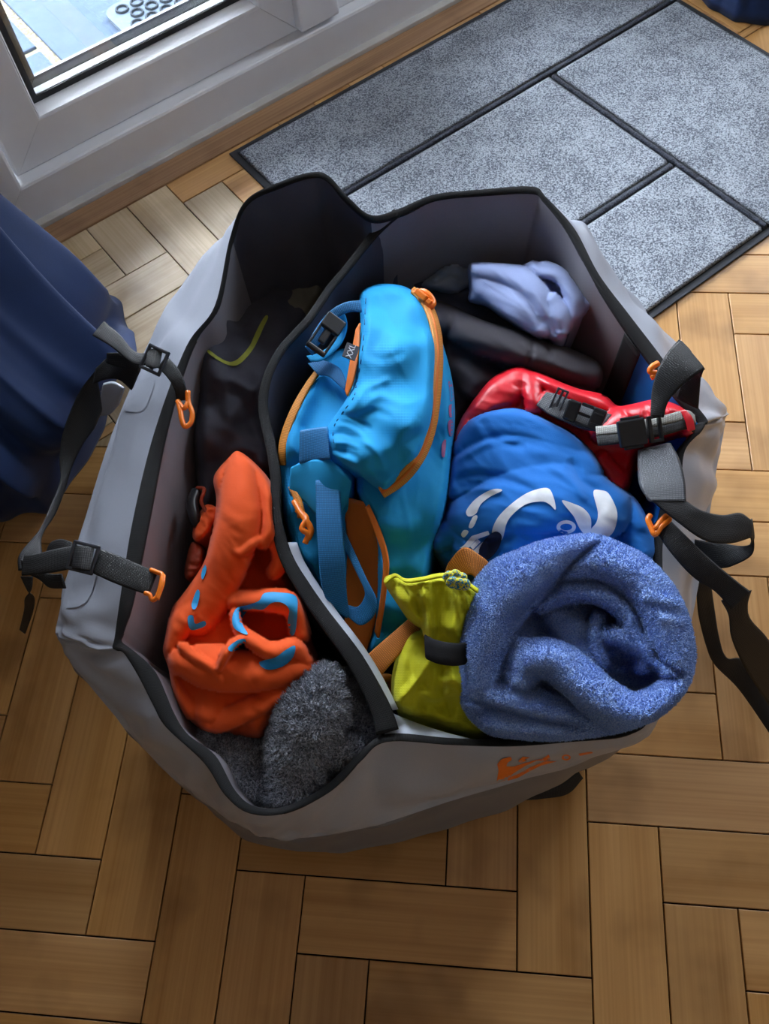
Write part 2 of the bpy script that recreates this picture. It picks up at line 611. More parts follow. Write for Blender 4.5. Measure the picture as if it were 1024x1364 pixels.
def wood_mat(name, base, dark, rough=0.38, ring=1.0):
    m, t, b = new_mat(name)
    L = t.links.new
    tcn = nd(t, 'ShaderNodeTexCoord')
    oi = nd(t, 'ShaderNodeObjectInfo')
    mp = nd(t, 'ShaderNodeMapping')
    mp.inputs['Scale'].default_value = (1.6, 26.0, 20.0)
    ad = nd(t, 'ShaderNodeVectorMath', operation='ADD')
    sc_ = nd(t, 'ShaderNodeVectorMath', operation='SCALE')
    cmb = nd(t, 'ShaderNodeCombineXYZ')
    L(oi.outputs['Random'], cmb.inputs[0])
    L(oi.outputs['Random'], cmb.inputs[1])
    sc_.inputs['Scale'].default_value = 37.0
    L(cmb.outputs[0], sc_.inputs[0])
    L(tcn.outputs['Object'], ad.inputs[0])
    L(sc_.outputs[0], ad.inputs[1])
    L(ad.outputs[0], mp.inputs['Vector'])
    n1 = nd(t, 'ShaderNodeTexNoise', Scale=1.0, Detail=4.0, Distortion=0.15)
    L(mp.outputs[0], n1.inputs['Vector'])
    mp2 = nd(t, 'ShaderNodeMapping')
    mp2.inputs['Scale'].default_value = (3.0, 260.0, 90.0)
    L(ad.outputs[0], mp2.inputs['Vector'])
    n2 = nd(t, 'ShaderNodeTexNoise', Scale=1.0, Detail=2.0)
    L(mp2.outputs[0], n2.inputs['Vector'])
    n3 = nd(t, 'ShaderNodeTexNoise', Scale=9.0, Detail=3.0)
    L(ad.outputs[0], n3.inputs['Vector'])
    mixf = nd(t, 'ShaderNodeMath', operation='MULTIPLY_ADD')
    L(n2.outputs['Fac'], mixf.inputs[0])
    mixf.inputs[1].default_value = 0.55 * ring
    L(n1.outputs['Fac'], mixf.inputs[2])
    cr = nd(t, 'ShaderNodeValToRGB')
    cr.color_ramp.elements[0].position = 0.45
    cr.color_ramp.elements[0].color = dark
    cr.color_ramp.elements[1].position = 1.0
    cr.color_ramp.elements[1].color = base
    L(mixf.outputs[0], cr.inputs[0])
    hs = nd(t, 'ShaderNodeHueSaturation')
    vr = nd(t, 'ShaderNodeMapRange')
    vr.inputs['To Min'].default_value = 0.88
    vr.inputs['To Max'].default_value = 1.12
    L(oi.outputs['Random'], vr.inputs['Value'])
    L(vr.outputs[0], hs.inputs['Value'])
    fr = nd(t, 'ShaderNodeMath', operation='MULTIPLY')
    fr.inputs[1].default_value = 17.3
    L(oi.outputs['Random'], fr.inputs[0])
    fr2 = nd(t, 'ShaderNodeMath', operation='FRACT')
    L(fr.outputs[0], fr2.inputs[0])
    vs2 = nd(t, 'ShaderNodeMapRange')
    vs2.inputs['To Min'].default_value = 0.93
    vs2.inputs['To Max'].default_value = 1.04
    L(fr2.outputs[0], vs2.inputs['Value'])
    L(vs2.outputs[0], hs.inputs['Saturation'])
    L(cr.outputs[0], hs.inputs['Color'])
    # stains
    st = nd(t, 'ShaderNodeValToRGB')
    st.color_ramp.elements[0].position = 0.28
    st.color_ramp.elements[0].color = (0.55, 0.5, 0.45, 1)
    st.color_ramp.elements[1].position = 0.46
    st.color_ramp.elements[1].color = (1, 1, 1, 1)
    L(n3.outputs['Fac'], st.inputs[0])
    mm = nd(t, 'ShaderNodeMix', data_type='RGBA', blend_type='MULTIPLY')
    mm.inputs[0].default_value = 0.8
    L(hs.outputs[0], mm.inputs[6])
    L(st.outputs[0], mm.inputs[7])
    L(mm.outputs[2], b.inputs['Base Color'])
    rr = nd(t, 'ShaderNodeMapRange')
    rr.inputs['To Min'].default_value = rough - 0.08
    rr.inputs['To Max'].default_value = rough + 0.14
    L(n1.outputs['Fac'], rr.inputs['Value'])
    L(rr.outputs[0], b.inputs['Roughness'])
    b.inputs['Specular IOR Level'].default_value = 0.45
    bp = nd(t, 'ShaderNodeBump', Strength=0.18, Distance=0.0006)
    L(mixf.outputs[0], bp.inputs['Height'])
    L(bp.outputs[0], b.inputs['Normal'])
    return m

def speckle(name, c0, c1, scale, bump=0.8, dist=0.002, rough=0.95, sheen=0.1, lo=0.4, hi=0.6, fine=None):
    m, t, b = new_mat(name)
    L = t.links.new
    tcn = nd(t, 'ShaderNodeTexCoord')
    n1 = nd(t, 'ShaderNodeTexNoise', Scale=scale, Detail=2.0, Roughness=0.7)
    L(tcn.outputs['Object'], n1.inputs['Vector'])
    n2 = nd(t, 'ShaderNodeTexNoise', Scale=scale * 0.06, Detail=3.0)
    L(tcn.outputs['Object'], n2.inputs['Vector'])
    ad = nd(t, 'ShaderNodeMath', operation='MULTIPLY_ADD')
    L(n2.outputs['Fac'], ad.inputs[0])
    ad.inputs[1].default_value = 0.22
    L(n1.outputs['Fac'], ad.inputs[2])
    cr = nd(t, 'ShaderNodeValToRGB')
    cr.color_ramp.elements[0].position = lo + 0.11
    cr.color_ramp.elements[0].color = c0
    cr.color_ramp.elements[1].position = hi + 0.11
    cr.color_ramp.elements[1].color = c1
    L(ad.outputs[0], cr.inputs[0])
    L(cr.outputs[0], b.inputs['Base Color'])
    b.inputs['Roughness'].default_value = rough
    b.inputs['Specular IOR Level'].default_value = 0.15
    b.inputs['Sheen Weight'].default_value = sheen
    bp = nd(t, 'ShaderNodeBump', Strength=bump, Distance=dist)
    L(n1.outputs['Fac'], bp.inputs['Height'])
    L(bp.outputs[0], b.inputs['Normal'])
    return m

def glass_mat(name):
    m, t, b = new_mat(name)
    t.nodes.remove(b)
    out = t.nodes['Material Output']
    tr = nd(t, 'ShaderNodeBsdfTransparent')
    gl = nd(t, 'ShaderNodeBsdfGlossy', Roughness=0.02)
    fz = nd(t, 'ShaderNodeFresnel', IOR=1.45)
    mx = nd(t, 'ShaderNodeMixShader')
    t.links.new(fz.outputs[0], mx.inputs[0])
    t.links.new(tr.outputs[0], mx.inputs[1])
    t.links.new(gl.outputs[0], mx.inputs[2])
    t.links.new(mx.outputs[0], out.inputs[0])
    return m

M = {}
M['wood'] = wood_mat('parquet_wood', S('#cfa065'), S('#a8763c'))
M['wood_worn_sheen'] = wood_mat('worn_sheen_wood', S('#cbb592'), S('#a08459'))  # paler than the rest: sky reflection by the door put into the colour
M['threshold'] = wood_mat('threshold_wood', S('#a98460'), S('#6e4d33'), rough=0.6)
M['joint'] = plain('dark_joint', S('#1d140d'), 0.9, 0.1)
M['pvc'] = plain('white_pvc', S('#e6e8ec'), 0.35, 0.45, var=0.02, scale=20)
M['pvc_dirty'] = plain('stained_pvc', S('#c9c7c2'), 0.45, 0.4, var=0.12, scale=14)
M['gasket'] = plain('black_gasket', S('#23262b'), 0.6)
M['spacer'] = plain('pale_spacer', S('#e8ecf0'), 0.35)
M['glass'] = glass_mat('door_glass')
M['wall'] = plain('wall_paint', S('#b3aba0'), 0.9, 0.2, var=0.03, scale=8)
M['ceiling'] = plain('ceiling_paint', S('#e2dfd9'), 0.9, 0.2, var=0.02, scale=8)
M['slate'] = plain('slate_slab', S('#28313d'), 0.9, 0.05, 0.3, 60, var=0.10)
M['mortar'] = speckle('mossy_mortar', S('#2b2717'), S('#565040'), 160, 0.8)
M['rubber_mat'] = plain('outdoor_rubber', S('#363e47'), 0.9, 0.05, var=0.1)
M['rubber_cell'] = plain('outdoor_rubber_dark', S('#1a1e22'), 0.9, 0.05, var=0.15)
M['mat_rubber'] = plain('mat_rubber', S('#34373d'), 0.75, 0.3, 0.2, 200)
M['mat_pile'] = speckle('mat_pile', S('#545a65'), S('#b4bcc6'), 420, 0.9, 0.003)
M['mat_line'] = speckle('mat_dark_pile', S('#23262f'), S('#474c5a'), 420, 0.9, 0.003)
M['curtain'] = fabric('curtain_blue', S('#152f5c'), 0.65, 1400, 0.15, 0.10, 0.08)
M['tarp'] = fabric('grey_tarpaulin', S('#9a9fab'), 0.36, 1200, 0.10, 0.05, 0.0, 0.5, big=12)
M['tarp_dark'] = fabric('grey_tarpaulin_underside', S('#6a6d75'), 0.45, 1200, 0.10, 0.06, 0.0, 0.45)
M['lining'] = fabric('dark_lining', S('#7c797f'), 0.5, 1200, 0.08, 0.08, 0.0, 0.4)
M['lining_pale'] = fabric('pale_grey_lining', S('#b5bcc9'), 0.5, 1200, 0.08, 0.04, 0.0, 0.4)
M['lining_blue'] = fabric('blue_lining', S('#1b78d0'), 0.6, 1000, 0.10, 0.08)
M['lining_black'] = fabric('black_lining', S('#494a55'), 0.6, 1200, 0.08, 0.1, 0.0, 0.3)
M['binding'] = webbing('black_binding', S('#0f1013'), 0.8)
M['web_black'] = webbing('black_webbing', S('#1b1c1f'), 0.6)
M['web_grey'] = webbing('grey_webbing', S('#46494f'), 0.55)
M['web_pale'] = webbing('pale_grey_webbing', S('#a9a9a4'), 0.6)
M['web_blue'] = webbing('blue_webbing', S('#1a79b8'), 0.65)
M['web_orange'] = webbing('orange_webbing', S('#c9792b'), 0.65)
M['plastic'] = plain('black_plastic', S('#191b20'), 0.35, 0.5)
M['plastic_grey'] = plain('dark_grey_plastic', S('#3c4049'), 0.32, 0.5)
M['orange_plastic'] = plain('orange_plastic', S('#ef7a1a'), 0.35, 0.5)
M['logo_orange'] = plain('orange_print', S('#e0721f'), 0.55, 0.3)
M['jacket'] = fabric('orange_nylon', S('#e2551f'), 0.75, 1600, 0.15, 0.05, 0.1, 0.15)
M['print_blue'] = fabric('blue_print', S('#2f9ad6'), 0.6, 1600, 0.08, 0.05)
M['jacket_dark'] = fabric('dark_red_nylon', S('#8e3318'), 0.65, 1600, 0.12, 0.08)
M['black_cloth'] = fabric('black_jersey', S('#3b3b46'), 0.85, 1300, 0.2, 0.12, 0.05)
M['trouser'] = fabric('black_softshell', S('#36333a'), 0.8, 1500, 0.15, 0.08, 0.05)
M['charcoal'] = fabric('charcoal_knit', S('#788290'), 0.9, 1100, 0.25, 0.10, 0.1)
M['olive'] = fabric('dark_olive_cloth', S('#6a675c'), 0.85, 1100, 0.2, 0.12)
M['lime_line'] = plain('lime_piping', S('#8f9438'), 0.7, 0.3)
M['shirt'] = fabric('grey_blue_jersey', S('#8d9cc6'), 0.85, 1500, 0.15, 0.05, 0.1)
M['pack'] = fabric('blue_ripstop', S('#2496d2'), 0.75, 1400, 0.22, 0.06, 0.0, 0.15, weave=15)
M['pack_dark'] = fabric('blue_nylon', S('#2291c9'), 0.75, 1400, 0.15, 0.06, 0.0, 0.15)
M['pack_orange'] = fabric('orange_pack_lining', S('#c8691f'), 0.65, 1400, 0.15, 0.08)
M['zip'] = webbing('orange_zip', S('#d98a2b'), 0.6)
M['tee'] = fabric('royal_blue_cotton', S('#0a66b8'), 0.85, 1300, 0.2, 0.06, 0.1)
M['white_print'] = plain('white_print', S('#d5d8de'), 0.6, 0.3, var=0.03)
M['dark_print'] = plain('dark_print', S('#1c2540'), 0.7, 0.3, var=0.03)
M['red_print'] = plain('red_print', S('#9c5a86'), 0.6, 0.3)
M['drybag'] = fabric('red_coated_fabric', S('#cf1526'), 0.38, 1400, 0.06, 0.05, 0.0, 0.5)
M['lime'] = fabric('lime_nylon', S('#c2c11c'), 0.75, 1500, 0.15, 0.06, 0.05, weave=9)
M['band_black'] = fabric('black_elastic', S('#141519'), 0.85, 1300, 0.2, 0.1)
M['cord'] = speckle('yellow_blue_cord', S('#1f7fb0'), S('#d6cf3a'), 500, 0.8, 0.001, 0.8, 0, 0.44, 0.5)
M['towel'] = speckle('blue_terry', S('#6d97e6'), S('#b2d0ff'), 750, 1.0, 0.0025, 0.95, 0.25, 0.38, 0.62)
M['fluffy'] = speckle('grey_fluff', S('#686e7b'), S('#c0c6d2'), 500, 1.0, 0.003, 0.95, 0.3)

# ------------------------------------------------------------------ parquet floor
X0, X1, Y0, Y1, H = -1.6, 2.6, -2.2, 1.21, 2.4
BW, BL = 0.0745, 0.2235
floor = tag(box('floor', (X0, Y0, -0.06), (X1, 1.30, -0.005), M['joint']), kind='structure')

def clip_poly(P, n, c):
    """keep the side n.p <= c"""
    out = []
    for i in range(len(P)):
        a, b = P[i], P[(i + 1) % len(P)]
        da, db = n @ a - c, n @ b - c
        if da <= 0: out.append(a)
        if (da < 0) != (db < 0) and abs(da - db) > 1e-12:
            out.append(a + (b - a) * (da / (da - db)))
    return out

def block_mesh(poly, gap=0.0008, ch=0.0007, th=0.012):
    """bevelled floor block from a convex polygon in its own frame"""
    P = np.array(poly)
    c = P.mean(0)
    def inset(P, g):
        n = len(P)
        Q = []
        for i in range(n):
            a, b, d = P[i - 1], P[i], P[(i + 1) % n]
            e1 = (b - a) / (np.linalg.norm(b - a) + 1e-12)
            e2 = (d - b) / (np.linalg.norm(d - b) + 1e-12)
            n1, n2 = np.array([-e1[1], e1[0]]), np.array([-e2[1], e2[0]])
            k = 1 + n1 @ n2
            Q.append(b + (n1 + n2) / max(k, 0.3) * g)
        return np.array(Q)
    area = 0.5 * sum(P[i][0] * P[(i + 1) % len(P)][1] - P[(i + 1) % len(P)][0] * P[i][1] for i in range(len(P)))
    if area < 0: P = P[::-1]
    A = inset(P, gap)
    B = inset(P, gap + ch)
    n = len(P)
    V = [(*p, -th) for p in A] + [(*p, -ch * 0.7) for p in A] + [(*p, 0.0) for p in B]
    Fc = [list(range(2 * n, 3 * n))]
    for k in (0, n):
        for i in range(n):
            j = (i + 1) % n
            Fc.append([k + i, k + j, k + n + j, k + n + i])
    return V, Fc

blocks = []
def herringbone(ang, org, halfplanes, ph):
    eu = np.array([math.cos(ang), math.sin(ang)])
    ev = np.array([-eu[1], eu[0]])
    for i in range(-62, 62):
        for j in range(-62, 62):
            k = (i + j) % 6
            if k == (ph + 3) % 6: r, horiz = (i, j, i + 3, j + 1), True
            elif k == ph: r, horiz = (i, j, i + 1, j + 3), False
            else: continue
            u0, v0, u1, v1 = [q * BW for q in r]
            cen = org + eu * (u0 + u1) / 2 + ev * (v0 + v1) / 2
            if not (X0 - .15 < cen[0] < X1 + .15 and Y0 - .15 < cen[1] < 1.3): continue
            P = [org + eu * a + ev * b for a, b in ((u0, v0), (u1, v0), (u1, v1), (u0, v1))]
            n0 = 0
            full = True
            for n, c in halfplanes:
                Q = clip_poly(P, n, c)
                if len(Q) != len(P) or any(np.linalg.norm(a - b) > 1e-9 for a, b in zip(P, Q)): full = False
                P = Q
                if len(P) < 3: break
            if len(P) < 3: continue
            rot = ang + (0 if horiz else math.pi / 2)
            blocks.append((cen, rot, P, full))

EDGE = 0.786
room = [(np.array([1., 0]), X1), (np.array([-1., 0]), -X0), (np.array([0, -1.]), -Y0)]
A0 = math.radians(-42.19)
eu = np.array([math.cos(A0), math.sin(A0)])
ev = np.array([-eu[1], eu[0]])
herringbone(A0, eu * 0.068 * BW + ev * 0.11 * BW, room + [(np.array([0., 1]), EDGE)], 1)
herringbone(0.0, np.array([0.302, 0.950]), room + [(np.array([0., -1]), -EDGE), (np.array([0., 1]), 1.196)], 0)
VC = np.array([0.52, 0.45])
blocks.sort(key=lambda b: np.linalg.norm(b[0] - VC))
shared = None
rest_v, rest_f = [], []
nb = 0
for cen, rot, P, full in blocks:
    c, s = math.cos(-rot), math.sin(-rot)
    loc = [np.array([(p - cen)[0] * c - (p - cen)[1] * s, (p - cen)[0] * s + (p - cen)[1] * c]) for p in P]
    area = 0.5 * abs(sum(loc[i][0] * loc[i - 1][1] - loc[i - 1][0] * loc[i][1] for i in range(len(loc))))
    if area < 2.5e-5: continue
    if nb < 292:
        if full and shared is not None:
            me = shared
        else:
            V, Fc = block_mesh(loc)
            me = bpy.data.meshes.new('parquet_block')
            me.from_pydata(V, [], Fc)
            me.materials.append(M['wood'])
            me.update()
            if full: shared = me
        o = link('parquet_block', me, floor)
        dz = random.uniform(-0.0004, 0.0004)
        o.location = Vector((cen[0], cen[1], dz)) - WLOC[floor.name]
        o.rotation_euler = (0, 0, rot)
        if cen[1] > 0.80 and cen[0] < 0.46:          # worn blocks near the door's edge, whitish door sheen put into their paler colour
            if random.random() < 0.75:
                if me == shared:
                    o.data = me.copy()
                    me = o.data
                me.materials[0] = M['wood_worn_sheen']
        nb += 1
    else:
        V, Fc = block_mesh(loc)
        b0 = len(rest_v)
        cc, ss = math.cos(rot), math.sin(rot)
        rest_v += [(cen[0] + v[0] * cc - v[1] * ss, cen[1] + v[0] * ss + v[1] * cc, v[2]) for v in V]
        rest_f += [[b0 + q for q in f] for f in Fc]
ro = mk('parquet', rest_v, rest_f, M['wood'], floor, smooth=False)
ro['kind'] = 'stuff'

# ------------------------------------------------------------------ room shell
def slab_poly(name, pts, axis, a, b, m):
    """prism from a polygon: axis 'y' -> points are (x, z)"""
    n = len(pts)
    V = [(p[0], a, p[1]) for p in pts] + [(p[0], b, p[1]) for p in pts]
    Fc = [list(range(n))[::-1], list(range(n, 2 * n))] + [[i, (i + 1) % n, n + (i + 1) % n, n + i] for i in range(n)]
    return mk(name, V, Fc, m, smooth=False)

def slab_wall_right():
    """side wall with an opening for the added fill window"""
    ys, zs = (Y0 - .1, 0.55, 1.15, 1.36), (-0.05, 0.75, 2.15, H)
    V = [(x, y, z) for x in (X1, X1 + .1) for z in zs for y in ys]
    q = lambda s, r, c: s * 16 + r * 4 + c
    Fc = []
    for r in range(3):
        for c in range(3):
            if (r, c) == (1, 1): continue
            Fc.append([q(0, r, c), q(0, r + 1, c), q(0, r + 1, c + 1), q(0, r, c + 1)])
            Fc.append([q(1, r, c), q(1, r, c + 1), q(1, r + 1, c + 1), q(1, r + 1, c)])
    for a, b in (((1, 1), (1, 2)), ((1, 2), (2, 2)), ((2, 2), (2, 1)), ((2, 1), (1, 1))):
        Fc.append([q(0, *a), q(0, *b), q(1, *b), q(1, *a)])
    return mk('wall_right', V, Fc, M['wall'], smooth=False)

FX0, FX1, FZ1 = 0.112, 1.385, 2.12
for o in (slab_poly('wall_back', [(X0, -0.05), (FX0, -0.05), (FX0, FZ1), (FX1, FZ1), (FX1, -0.05), (X1, -0.05), (X1, H), (X0, H)], 'y', 1.212, 1.36, M['wall']),
          box('wall_left', (X0 - .1, Y0 - .1, -0.05), (X0, 1.36, H), M['wall']),
          slab_wall_right(),
          box('wall_front', (X0, Y0 - .1, -0.05), (X1, Y0, H), M['wall']),
          box('ceiling', (X0 - .1, Y0 - .1, H), (X1 + .1, 1.36, H + .1), M['ceiling'])):
    tag(o, kind='structure')

for nm_, lo_, hi_ in (('baseboard_back', (X0, 1.196, 0.0), (FX0 - .052, 1.212, 0.11)), ('baseboard_right', (X1 - .016, Y0, 0.0), (X1, 1.212, 0.11)), ('baseboard_left', (X0, Y0, 0.0), (X0 + .016, 1.195, 0.11)), ('baseboard_back_right', (FX1 + .052, 1.196, 0.0), (X1 - .017, 1.212, 0.11))):
    tag(box(nm_, lo_, hi_, M['pvc'], bev=0.003), kind='structure')
# threshold board, quadrant bead
t1 = tag(box('trim_1', (FX0 - .05, 1.152, -0.02), (FX1 + .05, 1.197, 0.003), M['threshold'], bev=0.002), kind='structure')
t2 = tag(box('trim_2', (FX0, 1.196, -0.01), (FX1, 1.212, 0.011), M['pvc_dirty'], bev=0.002), kind='structure')

# ------------------------------------------------------------------ glazed double door
door = empty('door_1', (0.75, 1.25, 0))
tag(door, 'white plastic framed glazed double door behind the bag', kind='structure')

def mitred(base, x0, x1, z0, z1, prof, m, parent, names=('rail', 'stile'), gap=0.0004):
    """rectangular frame of four mitred members; prof = closed list of (inset, y)"""
    cs = [(x0, z0, 1, 1), (x1, z0, -1, 1), (x1, z1, -1, -1), (x0, z1, 1, -1)]
    obs = []
    for s in range(4):
        a, b = cs[s], cs[(s + 1) % 4]
        V = []
        for e, c in ((1, a), (-1, b)):
            for d, y in prof:
                x, z = c[0] + c[2] * d, c[1] + c[3] * d
                if s in (0, 2): x += e * gap * (1 if s == 0 else -1)
                else: z += e * gap * (1 if s == 1 else -1)
                V.append((x, y, z))
        n = len(prof)
        Fc = [list(range(n)), list(range(n, 2 * n))[::-1]] + [[i, n + i, n + (i + 1) % n, (i + 1) % n] for i in range(n)]
        bm = bmesh.new()
        bv = [bm.verts.new(v) for v in V]
        for f in Fc: bm.faces.new([bv[i] for i in f])
        obs.append(bm_out(base + '_' + names[s % 2], bm, m, parent))
    return obs

mitred('frame', FX0, FX1, 0.010, FZ1, [(0, 1.210), (0.060, 1.210), (0.0635, 1.2115), (0.065, 1.2145), (0.067, 1.238), (0.067, 1.30), (0, 1.30)], M['pvc'], door)
def leaf(x0, x1):
    z0, z1 = 0.076, 2.052
    lf = mitred('sash', x0, x1, z0, z1, [(0, 1.234), (0.003, 1.232), (0.066, 1.232), (0.068, 1.233), (0.068, 1.29), (0, 1.29)], M['pvc'], door)
    mitred('glazing_bead', x0, x1, z0, z1, [(0.0685, 1.2325), (0.0705, 1.234), (0.0755, 1.2575), (0.0755, 1.2583), (0.0685, 1.2583)], M['pvc'], door)
    mitred('gasket', x0, x1, z0, z1, [(0.0685, 1.2585), (0.0845, 1.2585), (0.0845, 1.2612), (0.0685, 1.2612)], M['gasket'], door)
    mitred('spacer_bar', x0, x1, z0, z1, [(0.0685, 1.2632), (0.0845, 1.2632), (0.0845, 1.2778), (0.0685, 1.2778)], M['spacer'], door)
    mitred('gasket', x0, x1, z0, z1, [(0.0685, 1.2805), (0.098, 1.2805), (0.098, 1.286), (0.0685, 1.286)], M['gasket'], door)
    box('glass_pane', (x0 + .07, 1.2614, z0 + .07), (x1 - .07, 1.2629, z1 - .07), M['glass'], door)
    box('glass_pane', (x0 + .07, 1.2782, z0 + .07), (x1 - .07, 1.2798, z1 - .07), M['glass'], door)
leaf(0.182, 0.714)
leaf(0.783, 1.315)
box('meeting_stile', (0.708, 1.214, 0.081), (0.788, 1.29, 2.05), M['pvc'], door, bev=0.004)
hb = bmesh.new()
bx(hb, (0.735, 1.203, 1.00), (0.761, 1.214, 1.20), 0.004)
bm_out('handle_plate', hb, M['spacer'], door)
hb = bmesh.new()
bx(hb, (0.742, 1.160, 1.10), (0.756, 1.203, 1.114), 0.003)
bx(hb, (0.742, 1.155, 1.10), (0.860, 1.170, 1.116), 0.005)
bm_out('door_handle', hb, M['spacer'], door)

# ------------------------------------------------------------------ outside: slate patio and rubber mat
PZ = -0.075
patio = tag(box('ground', (-3, 1.36, -0.25), (4, 6, PZ - 0.006), M['mortar']), 'slate paved patio outside the glazed door', kind='structure')
for i, xa in enumerate((-2.05, -1.43, -0.81, -0.19, 0.43, 1.05, 1.67, 2.29)):
    for j in range(7):
        ya = 1.32 + 0.62 * j + (0.0 if i >= 4 else -0.19)
        if i == 4: ya += 0.06
        lo = max(1.362, ya)
        box('slate_slab', (xa + (0.0 if i != 4 else 0), lo, PZ - 0.03), (xa + 0.60, ya + 0.60, PZ + random.uniform(-.001, .001)), M['slate'], patio, bev=0.002)
om = empty('rubber_doormat', (0.82, 1.62, PZ))
tag(om, 'grey rubber honeycomb mat lying on the patio outside the glass', 'doormat')
bm = bmesh.new()
rx0, rx1, ry0, ry1, rr = 0.560, 1.10, 1.50, 1.745, 0.03
ring = []
for cx, cy, a0 in ((rx1 - rr, ry1 - rr, 0), (rx0 + rr, ry1 - rr, 90), (rx0 + rr, ry0 + rr, 180), (rx1 - rr, ry0 + rr, 270)):
    for k in range(5):
        a = math.radians(a0 + k * 22.5)
        ring.append((cx + rr * math.cos(a), cy + rr * math.sin(a)))
top = [bm.verts.new((x, y, PZ + 0.010)) for x, y in ring]
bot = [bm.verts.new((x, y, PZ + 0.001)) for x, y in ring]
bm.faces.new(top)
bm.faces.new(bot[::-1])
for i in range(len(ring)):
    j = (i + 1) % len(ring)
    bm.faces.new([bot[i], bot[j], top[j], top[i]])
bm_out('mat_base', bm, M['rubber_mat'], om)
cell = None
for r in range(7):
    for c in range(15):
        x = rx0 + 0.034 + c * 0.034 + (0.017 if r % 2 else 0)
        y = ry0 + 0.03 + r * 0.031
        if x > rx1 - 0.025: continue
        if cell is None:
            V, Fc = [], []
            for k in range(12):
                a = math.pi / 6 * k
                for ro_, z in ((0.0145, 0), (0.0135, 0.004), (0.0105, 0.004), (0.0095, -0.002)):
                    V.append((ro_ * math.cos(a), ro_ * math.sin(a), z))
            for k in range(12):
                for q in range(3):
                    a, b = k * 4 + q, ((k + 1) % 12) * 4 + q
                    Fc.append([a, b, b + 1, a + 1])
            Fc.append([k * 4 + 3 for k in range(12)])
            cell = bpy.data.meshes.new('cell')
            cell.from_pydata(V, [], Fc)
            cell.materials.append(M['rubber_cell'])
        o = link('cell', cell, om)
        o.location = Vector((x, y, PZ + 0.0105)) - WLOC[om.name]

# ------------------------------------------------------------------ doormat on the parquet
dm = empty('doormat', (0.91, 0.795, 0))
tag(dm, 'grey flecked carpet doormat with dark stripes in front of the door', 'doormat')
mx0, mx1, my0, my1 = 0.494, 1.333, 0.450, 1.141
bm = bmesh.new()
bx(bm, (mx0, my0, 0.0008), (mx1, my1, 0.0045), 0.001)
bm_out('rubber_border', bm, M['mat_rubber'], dm)

def pile(name, x0, x1, y0, y1, m, z=0.0085, st=0.006, amp=0.0012):
    nx, ny = max(2, int((x1 - x0) / st)), max(2, int((y1 - y0) / st))
    gx, gy = np.meshgrid(np.linspace(x0, x1, nx + 1), np.linspace(y0, y1, ny + 1))
    gz = z + amp * vnoise(gx * 230, gy * 230, 3)
    ed = (gx < x0 + 1e-6) | (gx > x1 - 1e-6) | (gy < y0 + 1e-6) | (gy > y1 - 1e-6)
    gz = np.where(ed, z - 0.0015, gz)
    V = np.stack([gx.ravel(), gy.ravel(), gz.ravel()], 1)
    W_ = nx + 1
    Fc = [[r * W_ + c, r * W_ + c + 1, (r + 1) * W_ + c + 1, (r + 1) * W_ + c] for r in range(ny) for c in range(nx)]
    per = [c for c in range(W_)] + [r * W_ + nx for r in range(1, ny + 1)] + [ny * W_ + c for c in range(nx - 1, -1, -1)] + [r * W_ for r in range(ny - 1, 0, -1)]
    Fc.append(per[::-1])
    o = mk(name, V, Fc, m, dm)
    return o
b_ = 0.011
pile('carpet_panel', mx0 + b_, mx1 - b_, 0.942, my1 - b_, M['mat_pile'])
pile('carpet_panel', mx0 + b_, 1.012, 0.651, 0.929, M['mat_pile'])
pile('carpet_panel', 1.025, mx1 - b_, my0 + b_, 0.929, M['mat_pile'])
pile('carpet_panel', mx0 + b_, 1.012, my0 + b_, 0.638, M['mat_pile'])
pile('dark_stripe', mx0 + b_, mx1 - b_, 0.929, 0.942, M['mat_line'], 0.0083)
pile('dark_stripe', 1.012, 1.025, my0 + b_, 0.929, M['mat_line'], 0.0083)
pile('dark_stripe', mx0 + b_, 1.012, 0.638, 0.651, M['mat_line'], 0.0083)

def fill_window_frame():
    wn = empty('fill_window', (X1, 0.85, 0.75))  # unseen window, added to brighten the room from the right
    tag(wn, 'white framed side window, unseen, added to fill the room with light', kind='structure')
    for y0, y1 in ((0.55, 0.85), (0.85, 1.15)):
        for lo, hi in (((X1 + .02, y0, 0.75), (X1 + .08, y0 + .05, 2.15)), ((X1 + .02, y1 - .05, 0.75), (X1 + .08, y1, 2.15)),
                       ((X1 + .02, y0 + .05, 0.75), (X1 + .08, y1 - .05, 0.80)), ((X1 + .02, y0 + .05, 2.10), (X1 + .08, y1 - .05, 2.15))):
            box('sash_member', lo, hi, M['pvc'], wn)
        box('glass_pane', (X1 + .045, y0 + .05, 0.80), (X1 + .049, y1 - .05, 2.10), M['glass'], wn)
fill_window_frame()

